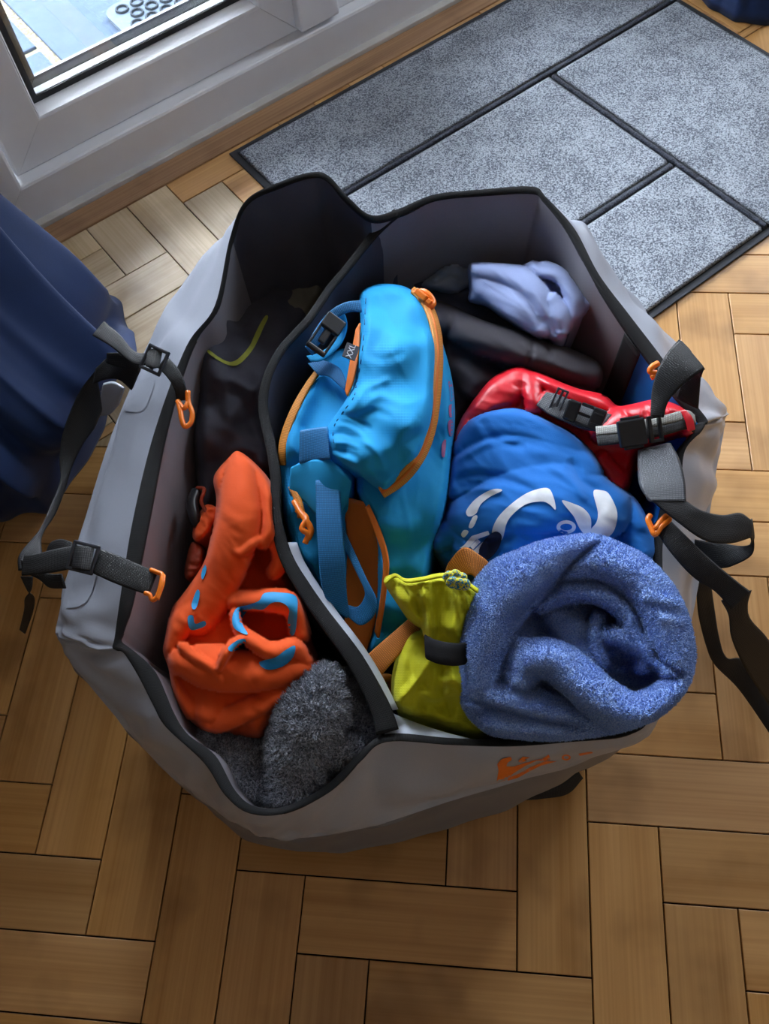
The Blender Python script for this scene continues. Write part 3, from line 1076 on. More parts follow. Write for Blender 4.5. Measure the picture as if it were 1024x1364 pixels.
# ------------------------------------------------------------------ curtains
def curtain(name, loops, m, label, folds=0.0, seed=1, n=14, rows=7):
    """cloth column lofted through closed loops of world points, hem first"""
    k = len(loops[0])
    L = [catmull(np.array(l, float), n, True) for l in loops]
    grid = catmull(np.array([l.ravel() for l in L]), rows).reshape(-1, len(L[0]), 3)
    Rr, Cc = grid.shape[:2]
    cen = grid.mean(1)
    ang = np.linspace(0, 1, Cc, endpoint=False)
    for r in range(Rr):
        z = grid[r, :, 2]
        d = grid[r] - cen[r]
        d[:, 2] = 0
        dn = d / (np.linalg.norm(d, axis=1)[:, None] + 1e-9)
        s_ = ang * 2 * np.pi * 7 + 0.9 * np.sin(z * 4.0) + seed + 2.2 * vnoise(ang * 6, z * 1.5, seed + 3)
        f = folds * (1.5 * (1 - np.sqrt(np.abs(np.sin(s_ / 2)) ** 2 + 0.01)) - 0.6 + 0.7 * vnoise(ang * 18, z * 4, seed))
        f = f * np.clip(z / 0.10, 0.25, 1)
        grid[r] += dn * f[:, None]
    V = grid.reshape(-1, 3)
    Fc = []
    for r in range(Rr - 1):
        for c in range(Cc):
            d = (c + 1) % Cc
            Fc.append([r * Cc + c, r * Cc + d, (r + 1) * Cc + d, (r + 1) * Cc + c])
    Fc.append(list(range(Cc))[::-1])
    Fc.append([(Rr - 1) * Cc + c for c in range(Cc)])
    bm = bmesh.new()
    bv = [bm.verts.new(v) for v in V]
    for f in Fc: bm.faces.new([bv[i] for i in f])
    bmesh.ops.recalc_face_normals(bm, faces=bm.faces)
    bm.verts.index_update()
    Fo = [[v.index for v in f.verts] for f in bm.faces]
    bm.free()
    o = mk(name, V, Fo, m)
    tag(o, label, 'curtain')
    return o

def px_loop(pts, z):
    return [at(a, b, z).tolist() for a, b in pts]

hem = [at(a, b, 0.002).tolist() for a, b in ((112, 386), (150, 396), (172, 432), (171, 470), (150, 530), (118, 610), (72, 676), (30, 688), (-30, 700))] + [[-0.33, 0.86, .002], [-0.30, 1.10, .002], [0.05, 1.13, .002]]
lp1 = [at(a, b, 0.055).tolist() for a, b in ((104, 376), (138, 402), (160, 428), (166, 462), (140, 520), (108, 585), (60, 650), (15, 670), (-50, 690))] + [[-0.32, 0.88, .055], [-0.29, 1.10, .055], [0.04, 1.13, .055]]
lp2 = [at(a, b, 0.16).tolist() for a, b in ((70, 326), (86, 372), (120, 430), (110, 500), (80, 545), (40, 590), (-10, 610), (-50, 620), (-110, 620))] + [[-0.33, 0.88, .16], [-0.28, 1.10, .16], [0.02, 1.13, .16]]
lp3 = [[0.085, 1.09, .42], [0.06, 1.05, .42], [0.05, 1.00, .42], [0.02, 0.955, .42], [-0.03, .92, .42], [-0.08, .90, .42], [-0.13, .89, .42], [-0.19, .89, .42], [-0.25, .90, .42], [-0.30, .95, .42], [-0.27, 1.10, .42], [0.0, 1.13, .42]]
lp4 = [[p[0] * 0.9 - 0.015, 1.02 + (p[1] - 1.02) * 0.8, 1.2] for p in lp3]
lp5 = [[p[0], p[1], 2.2] for p in lp4]
curtain('curtain', [hem, lp1, lp2, lp3, lp4, lp5], M['curtain'], 'navy blue curtain hanging to the floor left of the bag', 0.026, 2, 24, 9)
cx, cy = 1.44, 0.90
hemr = [at(a, b, 0.002).tolist() for a, b in ((938, 4), (958, 18), (982, 29), (1008, 32), (1032, 30))] + [[1.52, 0.80, .002], [1.58, 0.90, .002], [1.55, 1.02, .002], [1.47, 1.06, .002], [1.40, 1.0, .002]]
r2 = [[1.45 + (p[0] - 1.45) * .86, .93 + (p[1] - .93) * .86, .15] for p in hemr]
r3 = [[1.46 + (p[0] - 1.45) * .8, .98 + (p[1] - .93) * .7, 1.1] for p in hemr]
r4 = [[p[0], p[1], 2.2] for p in r3]
curtain('curtain', [hemr, r2, r3, r4], M['curtain'], 'blue curtain hem beyond the doormat at the far right corner', 0.010, 5)

# ------------------------------------------------------------------ the open duffel bag
bag = empty('duffel_bag', (0.24, 0.40, 0))
tag(bag, 'large open grey tarpaulin duffel bag packed with clothes on the parquet', 'bag')

# stations round the mouth: rim (px, py, z), inner edge of the binding (px, py), crease (px, py, z) or None, foot on the floor (px, py) or None
ST = [
 ((150, 862, .262), (161, 853), (74, 840, .222), None),
 ((153, 848, .262), (165, 840), (78, 820, .222), None),
 ((160, 800, .265), (178, 795), (88, 775, .220), None),
 ((178, 690, .270), (199, 690), (114, 688, .218), None),
 ((207, 572, .275), (224, 566), (150, 575, .218), None),
 ((248, 462, .285), (257, 462), (196, 466, .222), None),
 ((286, 408, .295), (291, 410), (230, 398, .228), None),
 ((306, 318, .310), (310, 322), (291, 324, .250), None),
 ((328, 267, .330), (331, 272), None, None),
 ((378, 241, .340), (379, 248), None, None),
 ((416, 230, .345), (416, 237), None, None),
 ((438, 235, .345), (436, 242), None, None),
 ((464, 263, .335), (462, 270), None, None),
 ((494, 287, .325), (494, 294), None, None),
 ((530, 279, .320), (530, 288), None, None),
 ((577, 260, .320), (578, 268), None, None),
 ((640, 253, .320), (640, 261), None, None),
 ((708, 249, .320), (707, 258), None, None),
 ((728, 264, .318), (724, 270), None, None),
 ((765, 305, .310), (757, 311), (771, 300, .285), None),
 ((797, 365, .300), (788, 369), (818, 368, .250), None),
 ((838, 420, .290), (825, 428), (863, 419, .225), None),
 ((880, 475, .280), (866, 485), (903, 466, .205), None),
 ((915, 525, .275), (898, 528), (940, 513, .195), None),
 ((941, 558, .270), (928, 560), (967, 546, .188), None),
 ((939, 565, .269), (926, 567), (966, 556, .188), None),
 ((934, 574, .268), (920, 578), (963, 580, .188), None),
 ((912, 600, .262), (898, 606), (955, 620, .188), None),
 ((905, 645, .258), (886, 650), (948, 665, .188), None),
 ((884, 712, .255), (872, 716), (939, 725, .185), None),
 ((882, 775, .252), (870, 775), (930, 780, .182), None),
 ((880, 860, .250), (868, 858), (912, 862, .185), None),
 ((868, 950, .248), (858, 943), (874, 955, .205), None),
 ((836, 979, .250), (832, 969), (826, 993, .205), None),
 ((760, 988, .250), (760, 979), (742, 1024, .190), (765, 1045)),
 ((680, 994, .250), (680, 985), (672, 1046, .180), (690, 1075)),
 ((600, 992, .250), (600, 983), (600, 1067, .175), (604, 1102)),
 ((515, 988, .250), (515, 978), (512, 1096, .170), (512, 1127)),
 ((480, 1014, .248), (474, 1007), (450, 1110, .168), (450, 1139)),
 ((440, 1054, .246), (433, 1047), (400, 1116, .166), (400, 1136)),
 ((380, 1083, .245), (380, 1074), (350, 1112, .166), (352, 1126)),
 ((332, 1083, .246), (339, 1074), (310, 1094, .166), (318, 1107)),
 ((300, 1059, .248), (312, 1052), (276, 1068, .166), (290, 1079)),
 ((272, 1016, .250), (286, 1006), (232, 1038, .168), (255, 1040)),
 ((222, 969, .253), (250, 978), (190, 996, .185), None),
 ((205, 940, .255), (231, 950), (150, 950, .205), None),
 ((184, 899, .257), (207, 896), (104, 894, .220), None),
 ((166, 871, .260), (184, 872), (86, 866, .222), None),
 ((156, 866, .261), (171, 862), (76, 848, .222), None),
]
CEN = np.array([0.24, 0.42])
Tw = np.array([at(*s[0]) for s in ST])
Iw = np.array([at(s[1][0], s[1][1], s[0][2] - 0.003) for s in ST])
Cw, Gw, Mw = [], [], []
for s, T in zip(ST, Tw):
    rad = T[:2] - CEN
    rad = rad / np.linalg.norm(rad)
    c = at(*s[2]) if s[2] else np.r_[T[:2] + rad * 0.012, T[2] - 0.09]
    Cw.append(c)
    g = at(s[3][0], s[3][1], 0.0105) if s[3] else np.r_[c[:2] - (c[:2] - CEN) * 0.10, 0.0105]
    if s[3]: g = g - np.r_[(g[:2] - CEN) * 0.0, 0]
    Gw.append(g)
    mid = 0.55 * g + 0.45 * c
    mid[:2] += rad * (0.004 if s[3] else 0.014)
    Mw.append(mid)
Cw, Gw, Mw = np.array(Cw), np.array(Gw), np.array(Mw)
for _ in range(3):
    Gw[:, :2] = 0.5 * Gw[:, :2] + 0.25 * (np.roll(Gw, 1, 0) + np.roll(Gw, -1, 0))[:, :2]
Mw[:, :2] = 0.6 * Mw[:, :2] + 0.2 * (np.roll(Mw, 1, 0) + np.roll(Mw, -1, 0))[:, :2]
NS = 8
def ringup(P): return catmull(P, NS, True)
rT, rI, rC, rM, rG = [ringup(p) for p in (Tw, Iw, Cw, Mw, Gw)]
NR = len(rT)

def loft(name, rings, m, parent, a=None, b=None, wob=0.0, seed=1, thick=0.0, close_bottom=False):
    """skin through rings (or through the stretch a..b of them)"""
    sl = list(range(NR)) if a is None else [i % NR for i in range(a, b + 1)]
    closed = a is None
    n = len(sl)
    V = []
    for k, r in enumerate(rings):
        P = r[sl].copy()
        if wob and 0 < k < len(rings) - 1:
            q = np.array(sl, float)
            amp = wob * vnoise(q * 0.16 + seed * 7.7, np.full(n, k * 0.35), seed)
            d = P[:, :2] - CEN
            d /= np.linalg.norm(d, axis=1)[:, None]
            P[:, :2] += d * amp[:, None]
            P[:, 2] += amp * 0.4
        V.append(P)
    V = np.vstack(V)
    Fc = []
    for k in range(len(rings) - 1):
        for i in range(n if closed else n - 1):
            j = (i + 1) % n
            Fc.append([k * n + i, (k + 1) * n + i, (k + 1) * n + j, k * n + j])
    if close_bottom: Fc.append([(len(rings) - 1) * n + i for i in range(n)][::-1])
    uv = np.array([(i * 0.05, k * 0.3) for k in range(len(rings)) for i in range(n)])
    o = mk(name, V, Fc, m, parent, uv=uv)
    SURF[o.name] = BVHTree.FromPolygons([tuple(v) for v in V], Fc)
    return o

def between(A, B, ts, bulge=0.0):
    out = []
    for t in ts:
        P = A * (1 - t) + B * t
        if bulge:
            d = P[:, :2] - CEN
            d /= np.linalg.norm(d, axis=1)[:, None]
            P[:, :2] += d * (bulge * math.sin(math.pi * t))
            P[:, 2] += bulge * 0.5 * math.sin(math.pi * t)
        out.append(P)
    return out

upper = [rT] + between(rT, rC, (0.14, 0.28, 0.42, 0.56, 0.7, 0.82, 0.91, 0.96), 0.004) + [rC]
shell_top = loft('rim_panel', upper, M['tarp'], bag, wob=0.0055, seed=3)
lower = [rC] + between(rC, rM, (0.04, 0.1, 0.25, 0.5, 0.75), 0.0) + between(rM, rG, (0.0, 0.25, 0.5, 0.75, 0.92), 0.003) + [rG]
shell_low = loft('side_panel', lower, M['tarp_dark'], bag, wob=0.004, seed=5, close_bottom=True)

# inside
inw = Iw.copy()
rad = inw[:, :2] - CEN
in1 = np.c_[CEN + rad * 0.985, np.full(len(inw), 0.0)]
in1[:, 2] = inw[:, 2] * 0.72
in2 = np.c_[CEN + rad * 0.95, inw[:, 2] * 0.38]
in3 = np.c_[CEN + rad * 0.88, np.full(len(inw), 0.022)]
for i, s in enumerate(ST):                       # the lining stays inside the outer crease and foot
    for arr in (in1, in2, in3):
        lim = np.linalg.norm((Gw[i] * 0.5 + Cw[i] * 0.5)[:2] - CEN) - 0.012
        r_ = np.linalg.norm(arr[i, :2] - CEN)
        if r_ > lim: arr[i, :2] = CEN + (arr[i, :2] - CEN) * lim / r_
r1, r2_, r3_ = ringup(in1), ringup(in2), ringup(in3)
inner = [rI] + between(rI, r1, (0.3, 0.65)) + [r1] + between(r1, r2_, (0.33, 0.66)) + [r2_] + between(r2_, r3_, (0.4, 0.8)) + [r3_]
def stn(i): return i * NS
loft('lining', inner, M['lining'], bag, stn(1), stn(7), 0.003, 7)
loft('lining', inner, M['lining_black'], bag, stn(7), stn(13), 0.003, 8)
loft('lining', inner, M['lining'], bag, stn(13), stn(21) + 4, 0.003, 9)
loft('lining_panel', inner, M['lining_blue'], bag, stn(21) + 4, stn(33), 0.002, 10)['label'] = 'bright blue lining at the right end'
loft('lining_panel', inner, M['lining_pale'], bag, stn(33), stn(38), 0.002, 11)['label'] = 'pale grey lining below the front rim'
loft('lining', inner, M['lining'], bag, stn(38), stn(50), 0.003, 12)
V = np.vstack([r3_, [[CEN[0], CEN[1], 0.02]]])
mk('bag_floor', V, [[i, (i + 1) % NR, NR] for i in range(NR)], M['lining_black'], bag)

# binding tape round the mouth
def binding(name, A, B, m, parent, th=0.003):
    n = len(A)
    V, uv = [], []
    s = np.r_[0, np.cumsum(np.linalg.norm(np.diff(A, axis=0), axis=1))]
    for i in range(n):
        for f, dz in ((-0.03, -th), (-0.03, 0), (0.05, th * 0.35), (0.5, th * 0.4), (0.95, th * 0.35), (1.02, 0), (1.02, -th)):
            P = A[i] + (B[i] - A[i]) * f
            V.append((P[0], P[1], P[2] + dz))
            uv.append((s[i] * 26, f * 0.5))
    Fc = []
    for i in range(n):
        j = (i + 1) % n
        for k in range(7):
            l = (k + 1) % 7
            Fc.append([i * 7 + k, i * 7 + l, j * 7 + l, j * 7 + k])
    bm = bmesh.new()
    bv = [bm.verts.new(v) for v in V]
    for f in Fc: bm.faces.new([bv[i] for i in f])
    bmesh.ops.recalc_face_normals(bm, faces=bm.faces)
    bm.verts.index_update()
    Fo = [[v.index for v in f.verts] for f in bm.faces]
    bm.free()
    return mk(name, V, Fo, m, parent, uv=uv)
binding('rim_binding', rT, rI, M['binding'], bag)

# black seam band across the lining at the right end
def onlin(i, t):
    """point on the lining at station index i (float) and depth 0..1"""
    k = int(round(i * NS)) % NR
    q = t * 3
    A = [rI, r1, r2_, r3_]
    a = min(2, int(q))
    P = A[a][k] * (1 - (q - a)) + A[a + 1][k] * (q - a)
    d = CEN - P[:2]
    d /= np.linalg.norm(d)
    return np.r_[P[:2] + d * 0.003, P[2]]
La = [onlin(21.7, t) for t in np.linspace(0.0, 0.75, 6)]
Ra = [onlin(21.25, t) for t in np.linspace(0.0, 0.75, 6)]
ribbon('lining_seam', La, Ra, M['binding'], bag, 0.002, 4, True)

# divider between the two compartments
DV = [(529, 285, .316), (500, 312, .302), (461, 361, .292), (439, 387, .287), (411, 428, .282), (378, 464, .274), (357, 503, .268), (351, 545, .262),
      (360, 590, .260), (368, 640, .260), (368, 690, .258), (380, 740, .256), (402, 780, .256), (431, 823, .255), (473, 880, .253), (506, 942, .250), (516, 976, .248)]
dT = catmull(np.array([at(*p) for p in DV]), 6)
nrm = np.gradient(dT[:, :2], axis=0)
nrm = np.stack([-nrm[:, 1], nrm[:, 0]], 1)
nrm /= np.linalg.norm(nrm, axis=1)[:, None]
dB = dT.copy()
t_ = np.linspace(0, 1, len(dT))
dB[:, :2] = CEN + (dT[:, :2] - CEN) * (1 - 0.16 * np.abs(2 * t_ - 1)[:, None] ** 2)
dB[:, 2] = 0.025
def sheet(name, off, m):
    rows = []
    for f in np.linspace(0, 1, 9):
        P = dT * (1 - f) + dB * f
        w_ = 0.008 * math.sin(math.pi * f)
        P[:, :2] += nrm * (off + w_ * vnoise(t_ * 7, np.full(len(t_), f * 2), 4)[:, None])
        rows.append(P)
    n = len(dT)
    return np.vstack(rows), n, 9
Va, n, k = sheet('a', 0.0015, None)
Vb, _, _ = sheet('b', -0.0015, None)
Fc = [[r * n + i, r * n + i + 1, (r + 1) * n + i + 1, (r + 1) * n + i] for r in range(k - 1) for i in range(n - 1)]
mk('divider_face', Va, Fc, M['lining_black'], bag)
mk('divider_face', Vb, Fc, M['lining'], bag)
eL, eR = dT.copy(), dT.copy()
bwid = np.interp(t_, [0, 0.12, 0.6, 0.9, 1], [0.006, 0.0045, 0.0055, 0.008, 0.010])[:, None]
eL[:, :2] += nrm * bwid
eR[:, :2] -= nrm * bwid
eL[:, 2] += 0.002
eR[:, 2] += 0.002
ribbon('divider_binding', eL[::3], eR[::3], M['binding'], bag, 0.004, 3, True)
# pale grey strip under the divider's edge, right side
sL, sR = [], []
for i in range(int(len(dT) * .67), len(dT) - 4, 3):
    sL.append(dT[i] + np.r_[nrm[i] * 0.0050, -0.001])
    sR.append(dT[i] + np.r_[nrm[i] * 0.0145, -0.008])
ribbon('divider_edge_strip', sL, sR, M['lining_pale'], bag, 0.0015, 3, True)

# welded patches under the strap anchors and the seam lines of the corner
def patch(name, pts, m=None):
    return decal(name, pts, [shell_top, shell_low], m or M['tarp'], bag, 0.0016, 5, False)
patch('anchor_patch', [(176, 512), (204, 500), (206, 510), (199, 532), (193, 545), (184, 550), (166, 547), (170, 530)])
patch('anchor_patch', [(112, 722), (136, 724), (132, 752), (123, 788), (114, 803), (102, 809), (88, 810), (98, 772)])

# printed logo on the front
for pts in ([(661, 1043), (664, 1026), (662, 1018), (668, 1011), (680, 1008), (682, 1012), (676, 1016), (674, 1021), (684, 1021), (700, 1016), (720, 1011), (700, 1020), (684, 1030), (674, 1039)],
            [(690, 1014), (696, 1008), (706, 1009), (698, 1012), (702, 1013), (694, 1016)],
            [(707, 1014), (722, 1011), (731, 1005), (733, 1012), (724, 1014), (718, 1013)],
            [(676, 1036), (690, 1031), (706, 1022), (726, 1014), (742, 1014), (720, 1020), (704, 1028), (690, 1036), (676, 1040)],
            [(770, 1004), (788, 1001), (790, 1003), (772, 1007)]):
    decal('logo', pts, [shell_top, shell_low], M['logo_orange'], bag, 0.001, 3, False)
def ringdecal(c, ro, ri, name, surf, m, parent):
    V, Fc = [], []
    for k in range(20):
        a = 2 * math.pi * k / 20
        for q in (ro, ri):
            h = hit(surf, c[0] + q[0] * math.cos(a), c[1] + q[1] * math.sin(a))
            if h is None: h = at(c[0], c[1], .2)
            dv = CAMP - h
            V.append(h + dv / np.linalg.norm(dv) * 0.001)
    for k in range(20):
        a, b = 2 * k, 2 * ((k + 1) % 20)
        Fc.append([a, b, b + 1, a + 1])
    return mk(name, V, Fc, m, parent)
ringdecal((754, 1009), (6, 4), (3.5, 2), 'logo', [shell_top, shell_low], M['logo_orange'], bag)
# black end handle peeping out under the front
ribbon('end_handle', [(690, 1066, .012), (720, 1064, .012), (755, 1058, .012), (776, 1036, .02)], [(694, 1050, .03), (722, 1044, .03), (750, 1036, .03), (768, 1024, .035)], M['web_black'], bag, 0.004)

ribbon('lining_flap', [(513, 984, .246), (560, 986, .247), (600, 987, .248), (640, 988, .248)], [(510, 944, .222), (545, 959, .228), (588, 974, .236), (634, 987, .246)], M['lining_pale'], bag, 0.0015)['label'] = 'pale grey flap inside the front rim'

# --- straps
def ladder(name, c, ax, w_, h_, m, parent, bar=0.0035, th=0.0035):
    """slide buckle: rounded frame with a centre bar, w_ along the strap"""
    fr = frame(c, ax)
    bm = bmesh.new()
    for lo, hi in (((-w_ / 2, -h_ / 2, 0), (-w_ / 2 + bar, h_ / 2, th)), ((w_ / 2 - bar, -h_ / 2, 0), (w_ / 2, h_ / 2, th)),
                   ((-w_ / 2, -h_ / 2, 0), (w_ / 2, -h_ / 2 + bar, th)), ((-w_ / 2, h_ / 2 - bar, 0), (w_ / 2, h_ / 2, th)),
                   ((-bar * .6, -h_ / 2, -0.001), (bar * .6, h_ / 2, th * .6))):
        bx(bm, lo, hi, bar * 0.35, fr)
    return bm_out(name, bm, m, parent, smooth=False)

def hook(name, pts, parent, rad=0.0022):
    return tube(name, pts, rad, M['orange_plastic'], parent, 5, 8)

# lower left strap, with buckle and orange hook
s2 = ribbon('compression_strap', [(210, 763, .285), (186, 752, .287), (160, 741, .287), (134, 731, .285)], [(198, 793, .284), (174, 785, .286), (148, 775, .286), (124, 764, .284)], M['web_black'], bag)
s2['label'] = 'lower left black strap with slide buckle and orange hook'
ladder('slide_buckle', (112, 743, .284), (140, 750, .284), 0.027, 0.028, M['plastic_grey'], s2)
ribbon('strap_turn', [(126, 728, .289), (112, 727, .291), (100, 727, .288)], [(120, 761, .289), (108, 760, .291), (96, 758, .288)], M['web_black'], s2)
hook('hook', [(201, 759, .286), (211, 763, .289), (216, 766, .290), (214, 780, .290), (209, 795, .289), (203, 799, .287), (199, 792, .288), (193, 790, .287)], s2)
ribbon('hook_plate', [(214, 764, .291), (212, 777, .292), (207, 797, .290)], [(221, 767, .290), (219, 780, .291), (212, 800, .289)], M['orange_plastic'], s2, 0.003)
ribbon('loose_loop', [(103, 726, .283), (75, 731, .276), (45, 738, .268), (33, 739, .262)], [(97, 757, .283), (75, 762, .276), (45, 766, .268), (29, 767, .262)], M['web_black'], s2)
ribbon('loose_loop', [(96, 722, .272), (82, 718, .266), (68, 722, .258), (62, 734, .25)], [(92, 746, .272), (80, 742, .266), (66, 746, .258), (60, 754, .25)], M['web_black'], s2)
ribbon('loose_loop', [(88, 784, .255), (66, 783, .25), (52, 772, .25), (30, 762, .255)], [(82, 764, .26), (66, 764, .255), (50, 756, .255), (28, 745, .26)], M['web_black'], s2)
ribbon('loose_end', [(27, 768, .258), (36, 786, .245), (46, 796, .22), (44, 815, .18), (34, 844, .13)], [(44, 768, .256), (42, 786, .245), (33, 797, .22), (32, 812, .18), (26, 838, .13)], M['web_black'], s2)

# upper left strap
s1 = ribbon('compression_strap', [(222, 474, .302), (238, 492, .303), (247, 512, .299), (250, 533, .29)], [(210, 490, .300), (222, 502, .301), (231, 516, .297), (235, 534, .288)], M['web_black'], bag)
s1['label'] = 'upper left black strap with slide buckle and orange hook'
ladder('slide_buckle', (207, 480, .302), (224, 488, .302), 0.026, 0.027, M['plastic_grey'], s1)
ribbon('strap_turn', [(217, 466, .306), (207, 464, .308), (197, 466, .306)], [(212, 490, .306), (203, 491, .308), (194, 488, .306)], M['web_black'], s1)
hook('hook', [(237, 534, .29), (240, 546, .291), (242, 558, .290), (246, 568, .288), (254, 563, .288), (256, 550, .290), (251, 536, .292), (250, 521, .295)], s1, 0.0026)
hook('hook', [(238, 536, .291), (245, 544, .292), (250, 536, .292)], s1, 0.0024)
ribbon('loose_end', [(200, 470, .299), (180, 468, .292), (160, 446, .288), (139, 428, .284)], [(193, 487, .299), (176, 484, .292), (148, 462, .288), (123, 447, .284)], M['web_black'], s1)
ribbon('loose_loop', [(192, 480, .285), (168, 484, .275), (148, 474, .262), (128, 490, .25)], [(175, 520, .265), (158, 506, .258), (140, 506, .25), (124, 512, .24)], M['web_black'], s1)
ribbon('loose_loop', [(190, 476, .290), (165, 470, .284), (143, 470, .276)], [(186, 496, .286), (162, 490, .28), (142, 484, .272)], M['web_black'], s1)
ribbon('anchor_tab', [(138, 510, .20), (152, 508, .205), (166, 516, .21)], [(130, 555, .17), (146, 552, .175), (158, 540, .185)], M['tarp'], s1, 0.003)['label'] = 'grey tarpaulin anchor tab'

# long black shoulder strap hanging outside the left wall
sh = ribbon('shoulder_strap', [(128, 492, .24), (104, 525, .22), (84, 575, .20), (79, 610, .19), (80, 640, .19), (66, 676, .20), (52, 706, .215), (26, 738, .24), (24, 760, .25)],
            [(136, 548, .19), (126, 570, .19), (112, 590, .19), (97, 620, .185), (86, 655, .185), (74, 685, .195), (57, 712, .215), (56, 735, .24), (60, 752, .25)], M['web_black'], bag, 0.002, 10)

# right straps
s3 = ribbon('compression_strap', [(866, 556, .318), (868, 520, .326), (876, 492, .338), (890, 468, .346), (904, 452, .345), ], [(884, 556, .318), (890, 535, .326), (908, 514, .338), (926, 500, .346), (939, 492, .344)], M['web_black'], bag)
s3['label'] = 'upper right black strap folded over the rim'
ribbon('strap_turn', [(906, 453, .344), (920, 470, .336), (912, 492, .322), (900, 530, .300)], [(938, 491, .343), (934, 502, .334), (933, 507, .322), (930, 545, .290)], M['web_black'], s3)
hook('hook', [(876, 484, .305), (868, 489, .306), (866, 495, .304), (874, 497, .303)], s3, 0.003)
hook('hook', [(873, 500, .302), (867, 503, .301)], s3, 0.0028)
s4 = ribbon('compression_strap', [(893, 590, .300), (905, 612, .312), (912, 640, .320), (914, 668, .322)], [(849, 600, .300), (849, 625, .312), (852, 648, .320), (864, 668, .322)], M['web_grey'], bag)
s4['label'] = 'lower right webbing strap looping out over the rim'
ribbon('strap_loop', [(912, 666, .322), (935, 680, .318), (962, 686, .308), (985, 683, .300), (1000, 692, .292)], [(866, 666, .322), (900, 694, .318), (938, 720, .308), (972, 724, .298), (1001, 716, .288)], M['web_black'], s4)
ribbon('strap_loop', [(1001, 690, .291), (1004, 715, .278), (1002, 738, .262), (980, 752, .245), (958, 757, .23), (925, 750, .21)], [(1000, 716, .287), (1000, 725, .27), (985, 727, .25), (965, 724, .24), (944, 722, .23), (915, 716, .21)], M['web_black'], s4)
s5 = ribbon('shoulder_strap', [(884, 684, .306), (915, 715, .308), (950, 748, .300), (985, 777, .290), (1000, 788, .285)], [(868, 700, .304), (892, 735, .304), (922, 768, .292), (952, 788, .282), (974, 812, .275)], M['web_black'], bag)
s5['label'] = 'black shoulder strap trailing off to the right'
ribbon('strap_tail', [(1001, 786, .286), (996, 806, .268), (1000, 825, .25), (1022, 850, .22), (1050, 890, .17)], [(960, 800, .275), (970, 820, .26), (974, 850, .235), (992, 890, .19), (1030, 950, .10)], M['web_black'], s5)
hook('hook', [(866, 686, .308), (863, 692, .308), (866, 700, .308), (872, 712, .308), (880, 702, .310), (891, 692, .310), (886, 688, .310), (872, 705, .310)], s5, 0.0026)
ribbon('strap_tail', [(928, 742, .165), (945, 770, .16), (950, 800, .13), (958, 850, .09), (968, 876, .07), (990, 880, .06), (1024, 930, .03)], [(908, 748, .165), (925, 778, .16), (930, 820, .12), (940, 860, .08), (952, 886, .06), (985, 920, .03), (1030, 985, .01)], M['web_black'], s5)

# ------------------------------------------------------------------ things packed in the left compartment
g = blob('black_garment', [(266, 470), (276, 440), (284, 412), (310, 385), (345, 372), (378, 372), (410, 380), (420, 405), (392, 450), (366, 490), (352, 545), (360, 600), (350, 628), (320, 612), (296, 650), (275, 690), (262, 640), (258, 580), (262, 520)],
         [(270, 470, .262), (282, 430, .268), (284, 485, .255), (308, 482, .240), (340, 440, .222), (356, 420, .212), (395, 400, .19), (300, 540, .225), (335, 570, .205), (275, 640, .205), (264, 560, .235), (345, 385, .20)], M['black_cloth'], drop=.03, edge=18,
         cr=(.004, 50, 3, 0.4, 2), folds=[('r', [(290, 500), (310, 560), (330, 610)], 14, .010), ('s', [(290, 410), (320, 440), (350, 400)], 12, .006), ('s', [(300, 500), (335, 520), (350, 500)], 10, .006)], depth=.10, sp=4)
tag(g, 'black garment with a lime piping line deep in the left compartment', 'clothing')
for pts in ([(278, 466), (292, 476), (306, 482), (318, 477), (332, 461), (340, 444), (347, 430), (354, 420), (357, 423), (351, 436), (344, 452), (335, 468), (320, 484), (307, 487), (291, 480), (277, 470)],):
    decal('piping', pts, g, M['lime_line'], g, .0015, 3)
g2 = blob('olive_bundle', [(368, 382), (385, 366), (412, 360), (440, 372), (428, 400), (408, 432), (380, 440), (366, 415)], [(400, 400, .19)], M['olive'], drop=.03, edge=18,
          cr=(.008, 30, 6, 1.0, 1.6), bottom=.12, sp=4)
tag(g2, 'dark olive crumpled cloth against the divider, behind the orange jacket', 'clothing')

